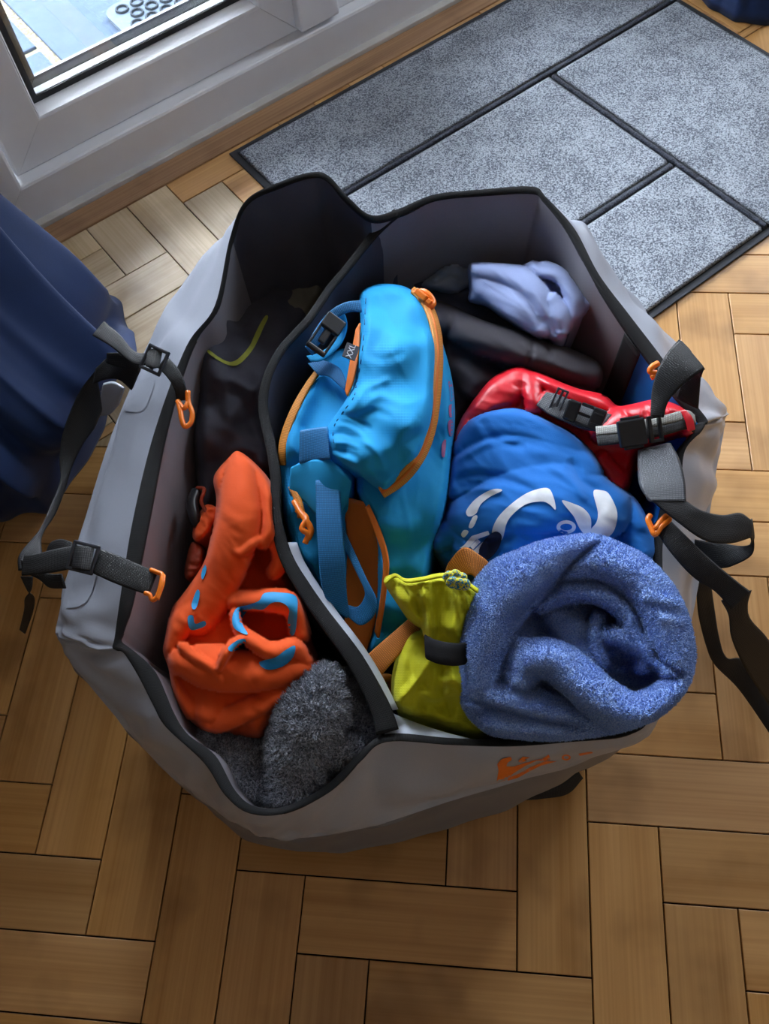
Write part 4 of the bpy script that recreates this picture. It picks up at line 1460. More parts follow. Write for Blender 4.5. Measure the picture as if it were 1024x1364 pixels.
jk = blob('orange_jacket', [(318, 601), (304, 610), (288, 628), (284, 642), (288, 668), (282, 705), (273, 745), (255, 775), (238, 798), (227, 812), (220, 848), (217, 868), (224, 890), (231, 925), (246, 955), (268, 972), (305, 982), (345, 985), (360, 968), (388, 930), (424, 893), (418, 855), (408, 815), (392, 772), (378, 735), (366, 690), (364, 650), (345, 622)],
          [(320, 620, .235), (335, 690, .235), (335, 760, .20), (345, 780, .20), (255, 800, .225), (240, 860, .215), (240, 930, .222), (280, 950, .238), (340, 945, .238), (390, 920, .225), (385, 845, .20), (310, 975, .21)],
          M['jacket'], drop=.05, edge=18, cr=(.0022, 40, 12, 0.9, 2.2), sp=2.6, bottom=.06,
          tubes=[([(296, 622, .250, 14), (294, 650, .252, 14), (290, 690, .245, 12)], .012),
                 ([(322, 606, .268, 18), (320, 650, .276, 26), (318, 695, .276, 30), (302, 745, .262, 32), (282, 785, .246, 32), (262, 815, .238, 32)], .020),
                 ([(340, 622, .262, 16), (356, 660, .268, 15), (360, 700, .268, 14), (350, 722, .262, 12)], .018),
                 ([(366, 712, .258, 14), (376, 740, .256, 15), (366, 762, .245, 12)], .015),
                 ([(300, 720, .266, 8), (318, 735, .268, 9), (336, 722, .270, 9), (350, 716, .262, 7)], .010),
                 ([(226, 860, .232, 16), (240, 832, .240, 18), (258, 812, .240, 18)], .018),
                 ([(312, 800, .245, 14), (340, 800, .26, 15), (372, 800, .268, 18), (394, 812, .264, 17), (400, 842, .254, 16)], .022),
                 ([(313, 818, .255, 8), (318, 836, .265, 9), (334, 852, .274, 12), (362, 868, .276, 14), (390, 864, .268, 15), (408, 880, .250, 10)], .016),
                 ([(242, 882, .252, 20), (268, 886, .258, 30), (305, 892, .262, 32), (345, 896, .266, 26), (385, 890, .258, 24), (412, 890, .246, 14)], .022),
                 ([(244, 862, .256, 8), (262, 876, .262, 8), (284, 890, .264, 8), (294, 905, .260, 7)], .007),
                 ([(292, 890, .270, 6), (300, 872, .278, 7), (312, 856, .276, 7), (326, 850, .272, 7)], .010),
                 ([(222, 880, .226, 12), (232, 920, .234, 14), (250, 945, .232, 16)], .014),
                 ([(280, 965, .232, 16), (320, 950, .246, 16), (360, 930, .246, 14), (395, 905, .240, 12)], .010)])
tag(jk, 'orange nylon jacket with blue lettering crumpled in the left compartment', 'jacket')
for pts in ([(313, 838), (309, 824), (315, 810), (330, 806), (345, 800), (352, 790), (372, 789), (394, 794), (396, 815), (393, 842), (387, 846), (383, 828), (385, 812), (376, 803), (362, 803), (350, 812), (332, 812), (322, 828), (330, 845)],
            [(345, 882), (366, 876), (380, 866), (393, 860), (390, 876), (376, 888), (356, 892)], [(304, 862), (318, 852), (327, 852), (324, 862), (308, 868)]):
    decal('printed_band', pts, jk, M['print_blue'], jk, .0016, 3)
for pts in ([(255, 805), (262, 786), (266, 790), (263, 806), (258, 812)], [(250, 822), (257, 820), (260, 831), (272, 827), (273, 834), (254, 839)], [(268, 765), (272, 752), (275, 758), (270, 772)]):
    decal('printed_letter', pts, jk, M['print_blue'], jk, .0016, 2.5)
blob('jacket_fold', [(275, 672), (262, 690), (256, 712), (262, 722), (275, 716), (286, 700), (292, 680)], [(275, 695, .225)], M['jacket'], jk, drop=.02, edge=8, cr=(.004, 14, 3, 0, 1.4), sp=2.5, bottom=.17)
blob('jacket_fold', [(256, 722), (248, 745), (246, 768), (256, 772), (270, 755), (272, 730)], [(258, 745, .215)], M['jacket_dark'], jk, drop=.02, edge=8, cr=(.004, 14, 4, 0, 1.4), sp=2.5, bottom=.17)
tube('dark_toggle', [(262, 655, .222), (256, 670, .224), (260, 690, .222), (266, 700, .215)], .006, M['plastic'], jk)
tube('cord', [(262, 650, .226), (272, 652, .228), (268, 668, .226), (276, 684, .224)], .002, M['jacket_dark'], jk)

# grey fluffy towel in the front corner
fz = [(430, 900, .255), (470, 960, .245), (400, 960, .262), (375, 1040, .225), (440, 1030, .235), (300, 1010, .19), (340, 1050, .185), (280, 980, .18)]
ft = blob('grey_towel', [(430, 886), (456, 893), (476, 918), (492, 950), (502, 984), (480, 1004), (456, 1028), (430, 1052), (400, 1068), (362, 1076), (335, 1076), (312, 1056), (290, 1022), (262, 982), (290, 972), (330, 978), (352, 985), (365, 950), (380, 926), (404, 900)],
          [(430, 900, .225), (485, 960, .205), (480, 990, .20), (300, 1010, .195), (340, 1050, .19), (280, 985, .19), (420, 980, .23), (360, 990, .19)], M['fluffy'], drop=.04, edge=14, cr=(.005, 34, 21, 0.6, 1.6), sp=3.2, bottom=.05,
          tubes=[([(432, 898, .262, 22), (420, 940, .268, 44), (402, 985, .262, 42), (394, 1030, .245, 36), (385, 1062, .232, 28)], .030),
                 ([(440, 1000, .24, 24), (465, 1000, .236, 18)], .02),
                 ([(280, 985, .205, 18), (305, 1010, .214, 26), (335, 1045, .210, 28)], .022)])
tag(ft, 'fluffy dark grey towel tucked in the front corner below the orange jacket', 'towel')
add_pile(ft, 30000, .0055, M['fluffy'], 4)

# ------------------------------------------------------------------ things packed in the right compartment
dk = blob('dark_grey_top', [(575, 362), (585, 342), (600, 322), (610, 317), (630, 326), (650, 345), (640, 375), (610, 395), (575, 390), (556, 380)],
          [(600, 345, .225), (620, 370, .22), (565, 380, .22)], M['charcoal'], drop=.03, edge=14, cr=(.005, 28, 31, 0.5, 1.6), sp=3.5, bottom=.05,
          folds=[('l', [(563, 372), (585, 360), (605, 352), (618, 358)], 12, .010), ('l', [(566, 384), (590, 372), (612, 368)], 10, .008)])
tag(dk, 'dark grey top folded behind the pale blue shirt', 'clothing')
bs = blob('black_jumper', [(540, 376), (552, 369), (580, 368), (625, 362), (650, 390), (690, 430), (700, 452), (650, 440), (600, 420), (560, 400)], [(580, 385, .21), (640, 400, .215), (680, 440, .21)], M['black_cloth'], drop=.03, edge=14,
          cr=(.005, 30, 41, 0.3, 2), sp=4, bottom=.06)
tag(bs, 'black jumper lying between the pale blue shirt and the rolled trousers', 'clothing')
st = blob('blue_grey_shirt', [(622, 355), (634, 349), (665, 350), (695, 352), (712, 346), (735, 349), (756, 361), (771, 381), (793, 401), (784, 416), (773, 426), (765, 432), (756, 448), (746, 457), (726, 452), (705, 447), (688, 436), (668, 424), (648, 410), (624, 402), (624, 385)],
          [(640, 365, .262), (700, 380, .262), (745, 380, .262), (780, 402, .252), (740, 430, .258), (680, 415, .262), (632, 390, .258)], M['shirt'], drop=.035, edge=12, cr=(.003, 40, 52, 0.7, 2.2), sp=2.4, bottom=.13,
          tubes=[([(640, 358, .280, 14), (680, 366, .286, 18), (710, 385, .288, 18), (728, 415, .282, 18), (742, 445, .268, 14)], .016),
                 ([(650, 380, .276, 22), (690, 405, .284, 24), (720, 432, .276, 20)], .018),
                 ([(705, 352, .276, 8), (722, 362, .284, 9), (740, 366, .286, 10), (756, 380, .284, 12), (764, 405, .280, 14), (758, 432, .270, 14)], .014),
                 ([(720, 354, .278, 6), (738, 352, .282, 7), (752, 362, .280, 7)], .010),
                 ([(776, 392, .268, 9), (782, 404, .266, 10), (772, 418, .262, 8)], .010),
                 ([(735, 400, .286, 12), (745, 420, .284, 14), (748, 440, .274, 10)], .012)])
tag(st, 'pale blue grey jersey shirt crumpled on top near the back rim', 'shirt')
decal('collar', [(626, 362), (634, 360), (642, 372), (655, 386), (664, 402), (668, 420), (650, 408), (626, 398)], st, M['shirt'], st, .003, 3)
tr = blob('rolled_trousers', [(572, 403), (592, 403), (620, 416), (648, 428), (680, 436), (702, 443), (735, 456), (765, 466), (796, 482), (803, 500), (795, 520), (770, 545), (700, 540), (650, 530), (622, 556), (606, 600), (590, 560), (588, 500), (582, 450)],
          [(590, 415, .235), (650, 440, .25), (700, 462, .25), (780, 490, .235), (640, 510, .215), (610, 560, .205), (700, 520, .20)], M['trouser'], drop=.04, edge=18, cr=(.003, 40, 61, 0.4, 2.5), sp=4, bottom=.06,
          tubes=[([(577, 418, .250, 20), (640, 447, .268, 26), (700, 468, .268, 25), (760, 488, .258, 24), (800, 502, .245, 20)], .030), ([(600, 470, .225, 30), (640, 500, .232, 36)], .02)],
          folds=[('r', [(575, 418), (640, 447), (700, 466), (796, 502)], 22, .002), ('s', [(604, 405), (602, 430), (594, 450)], 6, -.005), ('s', [(705, 448), (708, 470), (700, 490)], 6, -.005), ('s', [(728, 456), (732, 478)], 6, -.005), ('r', [(620, 470), (640, 520)], 16, .006)])
tag(tr, 'black trousers rolled up beside the blue hip pack', 'trousers')

# red roll-top dry bag
db = blob('red_dry_bag', [(604, 592), (612, 562), (622, 545), (640, 520), (660, 500), (690, 486), (716, 494), (745, 508), (772, 518), (805, 526), (822, 540), (842, 538), (872, 532), (900, 538), (920, 552), (926, 572), (918, 582), (880, 592), (850, 606), (842, 640), (828, 664), (800, 650), (770, 620), (700, 590), (640, 585)],
          [(640, 550, .250), (700, 510, .255), (760, 530, .255), (800, 560, .25), (860, 555, .262), (910, 565, .26), (820, 620, .235), (720, 570, .25)], M['drybag'], drop=.045, edge=14, cr=(.0035, 34, 71, 0.5, 2.2), sp=2.6, bottom=.08,
          tubes=[([(612, 580, .255, 24), (650, 535, .268, 34), (690, 505, .268, 24)], .02), ([(694, 490, .262, 10), (708, 515, .274, 14), (712, 540, .272, 14)], .012), ([(712, 500, .268, 9), (745, 515, .278, 14), (785, 532, .276, 14), (815, 545, .264, 12)], .014),
                 ([(730, 535, .276, 16), (770, 552, .276, 18), (800, 570, .27, 14)], .014), ([(800, 575, .284, 16), (830, 558, .292, 18), (868, 548, .296, 18), (905, 552, .290, 18), (918, 570, .282, 14)], .022), ([(802, 610, .255, 10), (824, 640, .245, 14)], .012)],
          folds=[('s', [(640, 560), (665, 545), (690, 540)], 8, -.004), ('s', [(830, 545), (838, 560)], 6, -.004), ('s', [(858, 540), (862, 556)], 6, -.004), ('s', [(885, 540), (886, 556)], 6, -.004)])
tag(db, 'glossy red roll-top dry bag with two buckled straps', 'dry bag')
k1 = ribbon('closure_strap', [(728, 522, .284), (745, 526, .288), (766, 536, .288), (790, 545, .287), (815, 552, .287)], [(714, 540, .283), (732, 553, .286), (752, 562, .286), (776, 572, .285), (800, 575, .284)], M['web_grey'], db)
fr = frame((776, 552, .290), (800, 561, .290))
bm = bmesh.new()
for lo, hi, bv in (((-.017, -.010, 0), (-.004, .010, .006), .002), ((-.004, -.011, 0), (.010, -.0075, .005), .001), ((-.004, .0075, 0), (.010, .011, .005), .001), ((-.004, -.0015, 0), (.008, .0015, .004), .0008),
                   ((.008, -.011, 0), (.021, .011, .0055), .0015), ((.010, -.006, .0055), (.019, -.004, .0065), .0004), ((.010, .004, .0055), (.019, .006, .0065), .0004)):
    bx(bm, lo, hi, bv, fr)
bm_out('clip_buckle', bm, M['plastic'], db)
ladder('slide_buckle', (744, 534, .290), (758, 540, .290), .012, .024, M['plastic_grey'], db, .002, .003)
k2 = ribbon('closure_strap', [(793, 568, .297), (820, 565, .302), (850, 560, .306), (885, 553, .306), (913, 546, .303), (924, 552, .298)], [(794, 580, .296), (820, 578, .301), (850, 573, .305), (885, 566, .305), (915, 559, .302), (926, 564, .297)], M['web_pale'], db, .002)
k2['label'] = 'pale grey half of the two-tone closure strap'
ribbon('closure_strap', [(794, 580, .296), (820, 578, .301), (850, 573, .305), (885, 566, .305), (915, 559, .302), (926, 564, .297)], [(796, 594, .294), (820, 592, .299), (850, 587, .303), (885, 580, .303), (914, 572, .300), (924, 577, .295)], M['web_black'], db, .002)
ribbon('strap_tab', [(914, 547, .306), (922, 556, .304), (926, 572, .300)], [(906, 548, .306), (912, 560, .305), (916, 576, .301)], M['drybag'], db, .0015)
fr = frame((850, 575, .308), (880, 570, .308))
bm = bmesh.new()
for lo, hi, bv in (((-.020, -.0125, 0), (.006, .0125, .0065), .002), ((.008, -.0125, 0), (.012, .0125, .006), .001), ((.018, -.0125, 0), (.021, .0125, .006), .001),
                   ((.008, -.0125, 0), (.021, -.0095, .006), .001), ((.008, .0095, 0), (.021, .0125, .006), .001), ((-.016, .012, .001), (.002, .015, .005), .001), ((-.016, -.015, .001), (.002, -.012, .005), .001)):
    bx(bm, lo, hi, bv, fr)
bm_out('clip_buckle', bm, M['plastic'], db)

# blue T-shirt with white lettering
ts = blob('blue_tshirt', [(597, 640), (600, 610), (608, 580), (622, 560), (645, 548), (680, 543), (705, 548), (735, 562), (765, 578), (790, 602), (805, 625), (820, 645), (845, 662), (862, 690), (876, 720), (878, 760), (840, 790), (760, 790), (690, 790), (640, 780), (598, 760), (575, 735), (580, 700), (590, 670)],
          [(620, 590, .25), (680, 560, .255), (740, 590, .255), (680, 640, .268), (790, 650, .262), (830, 700, .250), (700, 700, .275), (620, 700, .25), (590, 720, .235), (740, 760, .25)], M['tee'], drop=.045, edge=18, cr=(.0028, 46, 82, 0.3, 2.4), sp=2.6, bottom=.08,
          tubes=[([(612, 592, .266, 16), (645, 566, .278, 24), (690, 560, .282, 26), (738, 582, .281, 26), (785, 622, .270, 20)], .014),
                 ([(606, 640, .262, 24), (650, 612, .276, 32), (710, 612, .283, 42), (765, 632, .280, 36)], .012),
                 ([(630, 690, .270, 34), (690, 668, .288, 48), (745, 660, .290, 50), (800, 680, .281, 42)], .018),
                 ([(586, 720, .250, 16), (606, 712, .260, 22), (625, 730, .262, 26)], .016),
                 ([(832, 668, .262, 16), (848, 690, .268, 22), (852, 730, .262, 24)], .022)],
          folds=[('s', [(604, 640), (640, 632), (680, 640), (715, 655)], 10, -.004), ('s', [(640, 560), (660, 585), (700, 596)], 10, -.004), ('s', [(610, 612), (650, 590), (690, 588)], 9, .004), ('s', [(596, 668), (630, 652), (668, 652)], 9, .004), ('s', [(760, 610), (775, 640), (800, 655)], 10, -.004), ('s', [(730, 620), (760, 640), (780, 668)], 9, .003)])
tag(ts, 'royal blue T-shirt with white printed lettering in the middle of the bag', 'T-shirt')
for pts in ([(655, 710), (660, 694), (671, 680), (690, 664), (708, 654), (729, 650), (737, 662), (740, 679), (732, 672), (722, 668), (702, 671), (686, 682), (675, 696), (669, 718), (660, 722)],
            [(748, 667), (764, 671), (778, 678), (787, 692), (784, 716), (772, 704), (764, 688)],
            [(786, 708), (794, 696), (796, 682), (790, 655), (800, 653), (811, 658), (822, 683), (817, 708), (804, 716)],
            [(621, 680), (634, 664), (655, 652), (669, 653), (652, 662), (640, 672), (634, 684), (624, 688)],
            [(624, 702), (630, 688), (636, 688), (630, 702)], [(614, 712), (618, 706), (624, 708), (618, 716)]):
    decal('printed_letter', pts, ts, M['white_print'], ts, .0014, 2.5)
for pts in ([(612, 730), (618, 726), (628, 714), (650, 707), (652, 712), (634, 719), (624, 730)], [(626, 728), (636, 718), (640, 722), (630, 732)], [(628, 736), (640, 724), (653, 715), (656, 720), (644, 730), (634, 740)]):
    decal('printed_letter', pts, ts, M['white_print'], ts, .0014, 2, False)
decal('printed_letter', [(638, 732), (648, 716), (660, 708), (668, 714), (664, 730), (652, 744), (642, 744)], ts, M['dark_print'], ts, .0026, 3)['label'] = 'dark navy printed mark'
ringdecal((754, 702), (13, 9), (8, 4.5), 'printed_letter', ts, M['white_print'], ts)

# ------------------------------------------------------------------ blue hip pack
hp = empty('hip_pack', tuple(at(500, 620, .05)))
tag(hp, 'blue hip pack with orange zips standing against the divider', 'bag')
back = blob('belt_panel', [(423, 488), (440, 470), (470, 470), (490, 540), (478, 620), (470, 700), (470, 800), (430, 790), (395, 740), (378, 690), (371, 640), (371, 600), (376, 572), (392, 535)],
            [(425, 500, .262), (400, 560, .262), (430, 600, .275), (390, 640, .25), (420, 720, .235), (460, 640, .27), (450, 780, .21)], M['pack'], hp, drop=.03, edge=14, cr=(.0015, 36, 91, 0.9, 2), sp=3.0, bottom=.06,
            folds=[('r', [(420, 500), (396, 560), (384, 620)], 14, .008)])
bp_ = ribbon('piping', [(424, 488, .268), (404, 516, .266), (388, 544, .265), (376, 574, .262), (371, 600, .258), (372, 620, .25)], [(432, 488, .270), (412, 518, .270), (397, 548, .270), (386, 576, .268), (381, 602, .264), (380, 620, .256)], M['zip'], hp, .003)
bp_['label'] = 'orange piping along the left edge'
front = blob('main_panel', [(560, 400), (580, 430), (592, 465), (602, 505), (606, 550), (603, 600), (598, 650), (590, 690), (580, 725), (573, 765), (555, 815), (528, 850), (500, 872), (488, 860), (498, 800), (500, 740), (492, 690), (474, 655), (480, 620), (520, 640), (550, 600), (560, 500)],
             [(575, 440, .29), (595, 540, .285), (595, 610, .275), (560, 660, .285), (530, 690, .285), (510, 660, .285), (570, 740, .25), (530, 790, .235), (505, 850, .21), (510, 740, .255)], M['pack_dark'], hp, drop=.035, edge=12, cr=(.0015, 50, 95, 1.2, 2), sp=3.0, bottom=.05,
             folds=[('r', [(505, 690), (520, 760), (510, 840)], 14, .006)])
pf_z = [(500, 390, .305), (530, 385, .315), (560, 420, .33), (575, 480, .34), (530, 470, .355), (490, 450, .335), (480, 530, .345), (540, 560, .36), (560, 590, .34), (530, 640, .325), (500, 640, .325), (450, 600, .315), (440, 570, .305), (470, 510, .325), (490, 600, .345)]
pouch = blob('pouch', [(479, 393), (497, 380), (519, 378), (540, 382), (556, 393), (570, 412), (580, 440), (584, 475), (581, 530), (573, 580), (560, 612), (540, 638), (516, 656), (500, 650), (474, 630), (442, 613), (434, 592), (435, 569), (450, 548), (464, 526), (470, 500), (474, 470), (480, 430)],
             pf_z, M['pack'], hp, drop=.045, edge=16, cr=(.0012, 30, 103, 1.1, 2.6), sp=2.6, bottom=.20,
             folds=[('s', [(482, 545), (505, 528), (540, 538), (565, 530)], 9, .0025), ('s', [(474, 556), (500, 548), (520, 556)], 8, -.003), ('s', [(478, 520), (500, 512), (520, 505)], 8, .003),
                    ('s', [(438, 580), (455, 578), (475, 584)], 5, -.004), ('s', [(438, 590), (458, 590), (478, 596)], 5, .004), ('s', [(440, 600), (460, 602), (476, 610)], 5, -.004), ('s', [(446, 566), (466, 570), (486, 582)], 6, .004),
                    ('s', [(456, 552), (474, 558), (494, 572)], 6, -.004), ('s', [(446, 610), (462, 612), (480, 622)], 5, .003), ('s', [(480, 585), (500, 600), (512, 625)], 8, .004), ('r', [(500, 610), (530, 590), (560, 560)], 14, .003),
                    ('s', [(510, 410), (530, 440), (560, 452)], 10, -.003), ('s', [(486, 470), (510, 478), (540, 470)], 10, -.002)])
# seam stitching along the pouch edge
for k in range(34):
    t = k / 33
    e = catmull(np.array([(484, 398), (482, 440), (478, 480), (472, 510), (468, 530), (452, 552), (441, 572), (442, 600)], float), 6)
    a = e[int(t * (len(e) - 2))]
    c = e[int(t * (len(e) - 2)) + 1]
    if k % 2: continue
    h0, h1 = hit(pouch, a[0] + 3, a[1]), hit(pouch, c[0] + 3, c[1])
    if h0 is None or h1 is None: continue
    up_ = np.array([0, 0, .0008])
    tube('stitch', [h0 + up_, (h0 + h1) / 2 + up_ * 1.6, h1 + up_], .0005, M['web_blue'], pouch, 2, 5, world=True)
# zip round the pouch
zc_ = catmull(np.array([(549, 386), (562, 397), (574, 418), (581, 445), (583, 478), (580, 520), (575, 560), (566, 592), (552, 618), (532, 640), (508, 656)], float), 5)
dirv = np.gradient(zc_, axis=0)
nrm2 = np.stack([-dirv[:, 1], dirv[:, 0]], 1)
nrm2 /= np.linalg.norm(nrm2, axis=1)[:, None]
zz = np.interp(np.linspace(0, 1, len(zc_)), [0, .25, .5, .8, 1], [.302, .318, .325, .325, .305])
wz = np.interp(np.linspace(0, 1, len(zc_)), [0, .15, .6, 1], [3, 5.5, 7, 8])[:, None]
eA, eB = zc_ + nrm2 * wz, zc_ - nrm2 * wz
zp = ribbon('zip', np.c_[eA, zz + .006][::2], np.c_[eB, zz - .006][::2], M['zip'], hp, .004, 3)
tube('zip_teeth', np.c_[zc_, zz + .003][::2], .0016, M['pack_orange'], zp, 3, 6)
pl_ = tube('zip_pull', [(556, 392, .31), (562, 388, .316), (570, 392, .318), (577, 402, .316), (574, 408, .316), (566, 402, .316), (560, 398, .314)], .0032, M['orange_plastic'], hp, 4, 8)
fr = frame((562, 394, .318), (574, 404, .318))
bm = bmesh.new()
bx(bm, (-.008, -.0035, 0), (.008, .0035, .005), .0015, fr)
bx(bm, (.009, -.0025, 0), (.015, .0025, .004), .001, fr)
bm_out('zip_slider', bm, M['orange_plastic'], hp)
# faint red print on the front panel
for pts in ([(597, 508), (602, 512), (604, 530), (600, 534), (599, 520)], [(598, 540), (604, 540), (604, 552), (599, 556)], [(597, 562), (603, 560), (602, 580), (598, 578)], [(589, 590), (594, 586), (592, 608), (588, 606)]):
    decal('printed_letter', pts, front, M['red_print'], hp, .0014, 3)
# size label
fr = frame((467, 469, .332), (470, 461, .332))
lb = box('size_label', (-.0085, -.0065, 0), (.0085, .0065, .0012), M['plastic_grey'], hp, .0004, fr)
tcv = bpy.data.curves.new('label_text', 'FONT')
tcv.body = 'XXL'
tcv.size = .0085
tcv.align_x = 'CENTER'
tcv.align_y = 'CENTER'
tcv.extrude = .0002
tmp = bpy.data.objects.new('tmp_text', tcv)
C.objects.link(tmp)
bpy.context.view_layer.update()
tm = tmp.evaluated_get(bpy.context.evaluated_depsgraph_get()).to_mesh()
tvv = [fr @ (v.co + Vector((0, 0, .0015))) for v in tm.vertices]
tff = [list(p.vertices) for p in tm.polygons]
tmp.to_mesh_clear() if hasattr(tmp, 'to_mesh_clear') else None
bpy.data.objects.remove(tmp)
mk('size_lettering', [v[:] for v in tvv], tff, M['white_print'], lb, smooth=False)
# orange inner edge of the pouch wing
ribbon('orange_facing', [(474, 440, .315), (468, 470, .315), (463, 500, .312), (460, 520, .305)], [(480, 430, .318), (478, 470, .322), (472, 505, .32), (463, 528, .312)], M['pack_orange'], hp, .002)
# waist belt: upper loop with buckle
ribbon('waist_belt', [(480, 400, .315), (462, 402, .316), (442, 412, .312), (424, 432, .306), (406, 462, .298)], [(482, 416, .312), (466, 416, .312), (450, 424, .308), (434, 446, .302), (416, 474, .294)], M['web_blue'], hp)
ribbon('belt_loop', [(448, 410, .308), (460, 420, .300), (462, 440, .292), (452, 462, .288), (430, 480, .284), (414, 482, .282)], [(440, 424, .304), (449, 430, .297), (450, 442, .290), (441, 458, .286), (424, 470, .283), (408, 474, .282)], M['pack_dark'], hp)
fr = frame((434, 446, .308), (452, 420, .308))
bm = bmesh.new()
for lo, hi in (((-.024, -.011, 0), (-.019, .011, .005)), ((-.024, -.011, 0), (.004, -.008, .005)), ((-.024, .008, 0), (.004, .011, .005)), ((.004, -.011, 0), (.022, .011, .006)), ((-.012, -.004, 0), (.006, .004, .004))):
    bx(bm, lo, hi, .0015, fr)
bm_out('buckle', bm, M['plastic'], hp)
ribbon('belt_tail', [(410, 484, .270), (430, 480, .275), (452, 490, .28), (462, 510, .285)], [(424, 500, .272), (438, 502, .276), (450, 512, .28), (458, 520, .284)], M['web_blue'], hp)
# stitched belt anchor and hanging webbing loops
ribbon('belt_anchor', [(400, 573, .292), (418, 570, .300), (436, 568, .312)], [(399, 618, .280), (420, 614, .290), (440, 612, .308)], M['web_blue'], hp, .002)
ribbon('belt_pocket', [(388, 622, .272), (410, 612, .285), (436, 612, .300), (458, 628, .300), (468, 640, .295)], [(386, 660, .255), (404, 668, .262), (424, 690, .265), (446, 690, .266), (462, 672, .27)], M['pack_dark'], hp, .003)
ribbon('hanging_strap', [(420, 640, .285), (421, 690, .280), (424, 740, .272), (428, 780, .258), (440, 808, .245), (462, 824, .240)], [(452, 640, .288), (456, 690, .284), (460, 740, .275), (461, 775, .262), (463, 800, .250), (466, 818, .243)], M['web_blue'], hp, .002, 8)
ribbon('hanging_strap', [(463, 822, .241), (480, 833, .244), (497, 822, .250), (502, 800, .258), (488, 770, .264), (470, 730, .268), (452, 690, .270)], [(464, 806, .243), (476, 808, .247), (484, 798, .254), (485, 786, .260), (474, 762, .264), (462, 738, .267), (444, 706, .270)], M['web_blue'], hp, .002, 8)
ribbon('orange_facing', [(455, 660, .262), (462, 720, .240), (460, 790, .215), (458, 850, .195)], [(490, 670, .27), (508, 740, .245), (506, 800, .225), (488, 870, .20)], M['pack_orange'], hp, .003)
ribbon('orange_facing', [(486, 676, .285), (500, 712, .278), (510, 748, .27), (506, 800, .25), (500, 840, .23)], [(492, 672, .286), (508, 708, .28), (518, 748, .272), (513, 800, .252), (504, 850, .23)], M['pack_orange'], hp, .003)
# zip cord on the lower left
tube('zip_cord', [(392, 668, .262), (400, 682, .266), (408, 694, .268), (414, 706, .266), (410, 718, .264)], .0032, M['orange_plastic'], hp)
tube('zip_cord', [(396, 680, .262), (408, 690, .268), (402, 704, .268), (410, 712, .266), (406, 724, .262)], .0028, M['orange_plastic'], hp)
ribbon('pocket_zip', [(384, 650, .258), (392, 668, .260), (396, 690, .258)], [(392, 646, .261), (402, 666, .264), (408, 690, .262)], M['zip'], hp, .003)

# orange webbing strap running below the lime sack
ow = empty('orange_strap', tuple(at(540, 830, .19)))
tag(ow, 'orange webbing strap running under the lime stuff sack', 'strap')
ribbon('strap_length', [(544, 824, .240), (520, 845, .245), (498, 864, .245), (478, 884, .238)], [(562, 836, .238), (540, 862, .243), (518, 888, .243), (496, 912, .235)], M['web_orange'], ow, .002)
ribbon('strap_length', [(590, 768, .262), (598, 748, .272), (618, 729, .280), (640, 740, .280), (654, 752, .272)], [(602, 780, .260), (616, 768, .270), (628, 766, .276), (634, 772, .274), (640, 780, .268)], M['web_orange'], ow, .002)
ribbon('strap_loop', [(478, 884, .236), (492, 904, .215), (505, 922, .20), (522, 944, .19)], [(496, 912, .232), (500, 918, .215), (512, 930, .20), (520, 946, .188)], M['web_orange'], ow, .002)
tube('strap_loop', [(500, 912, .20), (508, 904, .205), (520, 905, .20), (524, 925, .192), (518, 942, .19)], .004, M['web_orange'], ow)

# lime stuff sack
lm = empty('stuff_sack', tuple(at(580, 900, .10)))
tag(lm, 'lime yellow stuff sack cinched with a black band', 'sack')
lb_ = blob('sack_body', [(552, 838), (537, 852), (526, 880), (521, 910), (525, 940), (545, 955), (575, 964), (605, 974), (640, 982), (660, 960), (660, 900), (640, 860), (612, 850), (580, 838)],
           [(560, 860, .255), (545, 910, .255), (580, 890, .27), (610, 900, .275), (580, 950, .235), (640, 960, .225), (640, 890, .265)], M['lime'], lm, drop=.045, edge=16, cr=(.006, 30, 113, 1.2, 2.0), sp=2.6, bottom=.08,
           folds=[('s', [(575, 872), (560, 900), (535, 930)], 10, .008), ('s', [(590, 885), (588, 920), (600, 955)], 10, -.008), ('r', [(600, 890), (620, 930), (640, 960)], 12, .008), ('s', [(556, 920), (580, 930), (600, 922)], 10, .008)])
ln = blob('sack_neck', [(511, 776), (514, 768), (526, 765), (540, 772), (560, 770), (589, 765), (612, 770), (637, 786), (632, 806), (622, 830), (614, 856), (590, 862), (566, 852), (560, 830), (545, 818), (530, 804), (520, 790)],
          [(520, 776, .30), (560, 785, .315), (610, 785, .315), (560, 820, .30), (600, 830, .305), (590, 855, .285)], M['lime'], lm, drop=.02, edge=10, cr=(.005, 22, 117, 1.4, 2.6), sp=2.6, bottom=.25,
          folds=[('s', [(562, 772), (566, 800), (576, 850)], 10, .009), ('s', [(540, 776), (556, 805), (570, 845)], 9, -.008), ('s', [(590, 780), (590, 815), (588, 850)], 12, -.006), ('r', [(612, 790), (606, 820), (600, 850)], 8, .006),
                 ('r', [(514, 772), (530, 772), (545, 778), (560, 776), (600, 774), (634, 788)], 4, .004)])
ribbon('neck_band', [(566, 845, .306), (580, 852, .311), (600, 856, .312), (618, 856, .306), (630, 850, .296)], [(568, 878, .300), (582, 884, .306), (600, 887, .307), (616, 886, .301), (628, 882, .292)], M['band_black'], lm, .003)
ribbon('sack_hem', [(511, 774, .304), (526, 764, .306), (541, 771, .318), (562, 769, .322), (589, 764, .322), (612, 769, .322), (637, 785, .318)], [(513, 779, .304), (527, 769, .308), (541, 776, .320), (562, 774, .324), (589, 769, .325), (612, 774, .325), (636, 790, .320)], M['lime'], lm, .002)
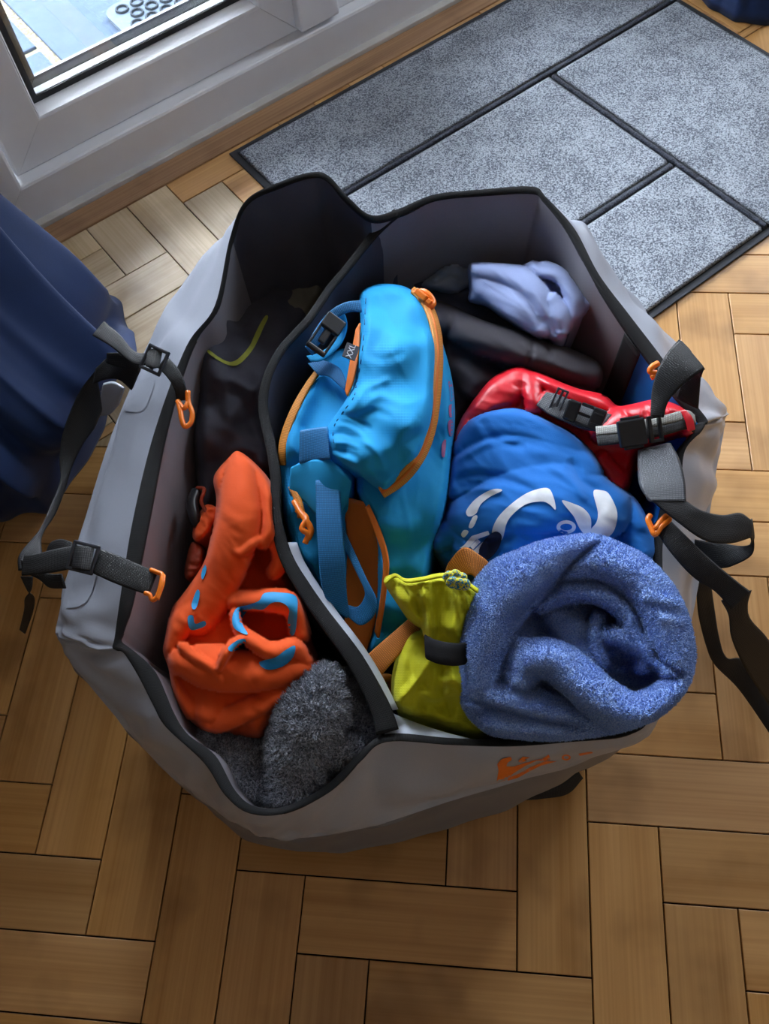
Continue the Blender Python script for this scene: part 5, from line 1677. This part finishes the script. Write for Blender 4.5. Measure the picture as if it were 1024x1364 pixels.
for q, (a, b) in enumerate(((598, 768), (606, 766), (614, 770), (602, 775), (611, 777), (618, 778))):
    tube('cord_knot', [(a - 4, b + 2, .328), (a - 1, b - 3, .333), (a + 4, b - 1, .333), (a + 2, b + 4, .329)], .003, M['cord'], lm, 4, 8, closed=True)

# rolled blue towel
tw = blob('blue_towel', [(640, 762), (655, 748), (685, 735), (720, 722), (760, 714), (795, 713), (825, 724), (860, 742), (890, 772), (910, 805), (922, 845), (925, 880), (915, 915), (895, 940), (868, 960), (835, 972), (800, 980), (740, 986), (690, 984), (655, 978), (632, 962), (614, 935), (610, 900), (612, 862), (616, 820), (624, 788)],
          [(640, 800, .29), (640, 900, .28), (700, 745, .29), (790, 735, .29), (890, 790, .29), (912, 860, .29), (890, 940, .27), (800, 970, .255), (700, 975, .245), (635, 955, .25), (835, 905, .235), (815, 818, .24), (726, 830, .25), (770, 850, .268), (700, 920, .268), (680, 850, .27)],
          M['towel'], drop=.055, edge=24, cr=(.0025, 50, 131, 0.6, 2.0), sp=2.4, depth=.05, taper=.35,
          tubes=[([(727, 770, .300, 16), (762, 750, .318, 28), (805, 744, .324, 32), (848, 766, .326, 34), (878, 802, .326, 34), (894, 846, .322, 32), (900, 885, .316, 26)], .040),
                 ([(634, 930, .290, 26), (640, 890, .305, 32), (648, 840, .318, 38), (672, 790, .328, 42), (712, 756, .332, 38), (752, 732, .330, 26), (792, 718, .322, 12)], .045),
                 ([(722, 806, .292, 12), (758, 788, .304, 15), (800, 790, .306, 15), (834, 814, .304, 15), (845, 842, .302, 14), (866, 868, .302, 14), (892, 892, .304, 12)], .026),
                 ([(742, 820, .276, 18), (760, 845, .284, 24), (782, 876, .284, 20)], .018),
                 ([(796, 824, .280, 9), (790, 850, .290, 9), (800, 882, .286, 9)], .014),
                 ([(808, 846, .288, 12), (834, 848, .296, 17), (862, 866, .296, 16), (858, 886, .285, 12)], .026),
                 ([(668, 884, .286, 10), (680, 894, .292, 12), (688, 878, .300, 11), (696, 862, .302, 12)], .016),
                 ([(694, 902, .306, 22), (708, 880, .318, 26), (738, 880, .322, 27), (768, 902, .324, 28), (802, 932, .324, 28), (838, 950, .320, 27), (872, 944, .316, 27), (900, 922, .312, 26), (914, 898, .306, 16)], .036),
                 ([(624, 950, .270, 16), (660, 958, .282, 22), (710, 968, .284, 20), (770, 976, .278, 16), (820, 972, .27, 12)], .024),
                 ([(650, 925, .292, 20), (690, 935, .296, 24), (740, 948, .292, 22), (790, 962, .284, 16)], .024),
                 ([(864, 792, .330, 10), (886, 800, .330, 9), (902, 806, .322, 8)], .008), ([(884, 822, .328, 9), (902, 828, .324, 8)], .008)],
          folds=[('s', [(672, 850), (688, 822), (717, 792), (758, 756), (800, 718)], 9, -.016), ('s', [(868, 866), (886, 884), (914, 902)], 7, -.012), ('s', [(616, 930), (660, 942), (710, 956), (780, 968)], 7, -.010)])
tag(tw, 'blue terry towel rolled up in the front right corner', 'towel')
add_pile(tw, 90000, .0022, M['towel'], 9, .0006, .0011, .0006)
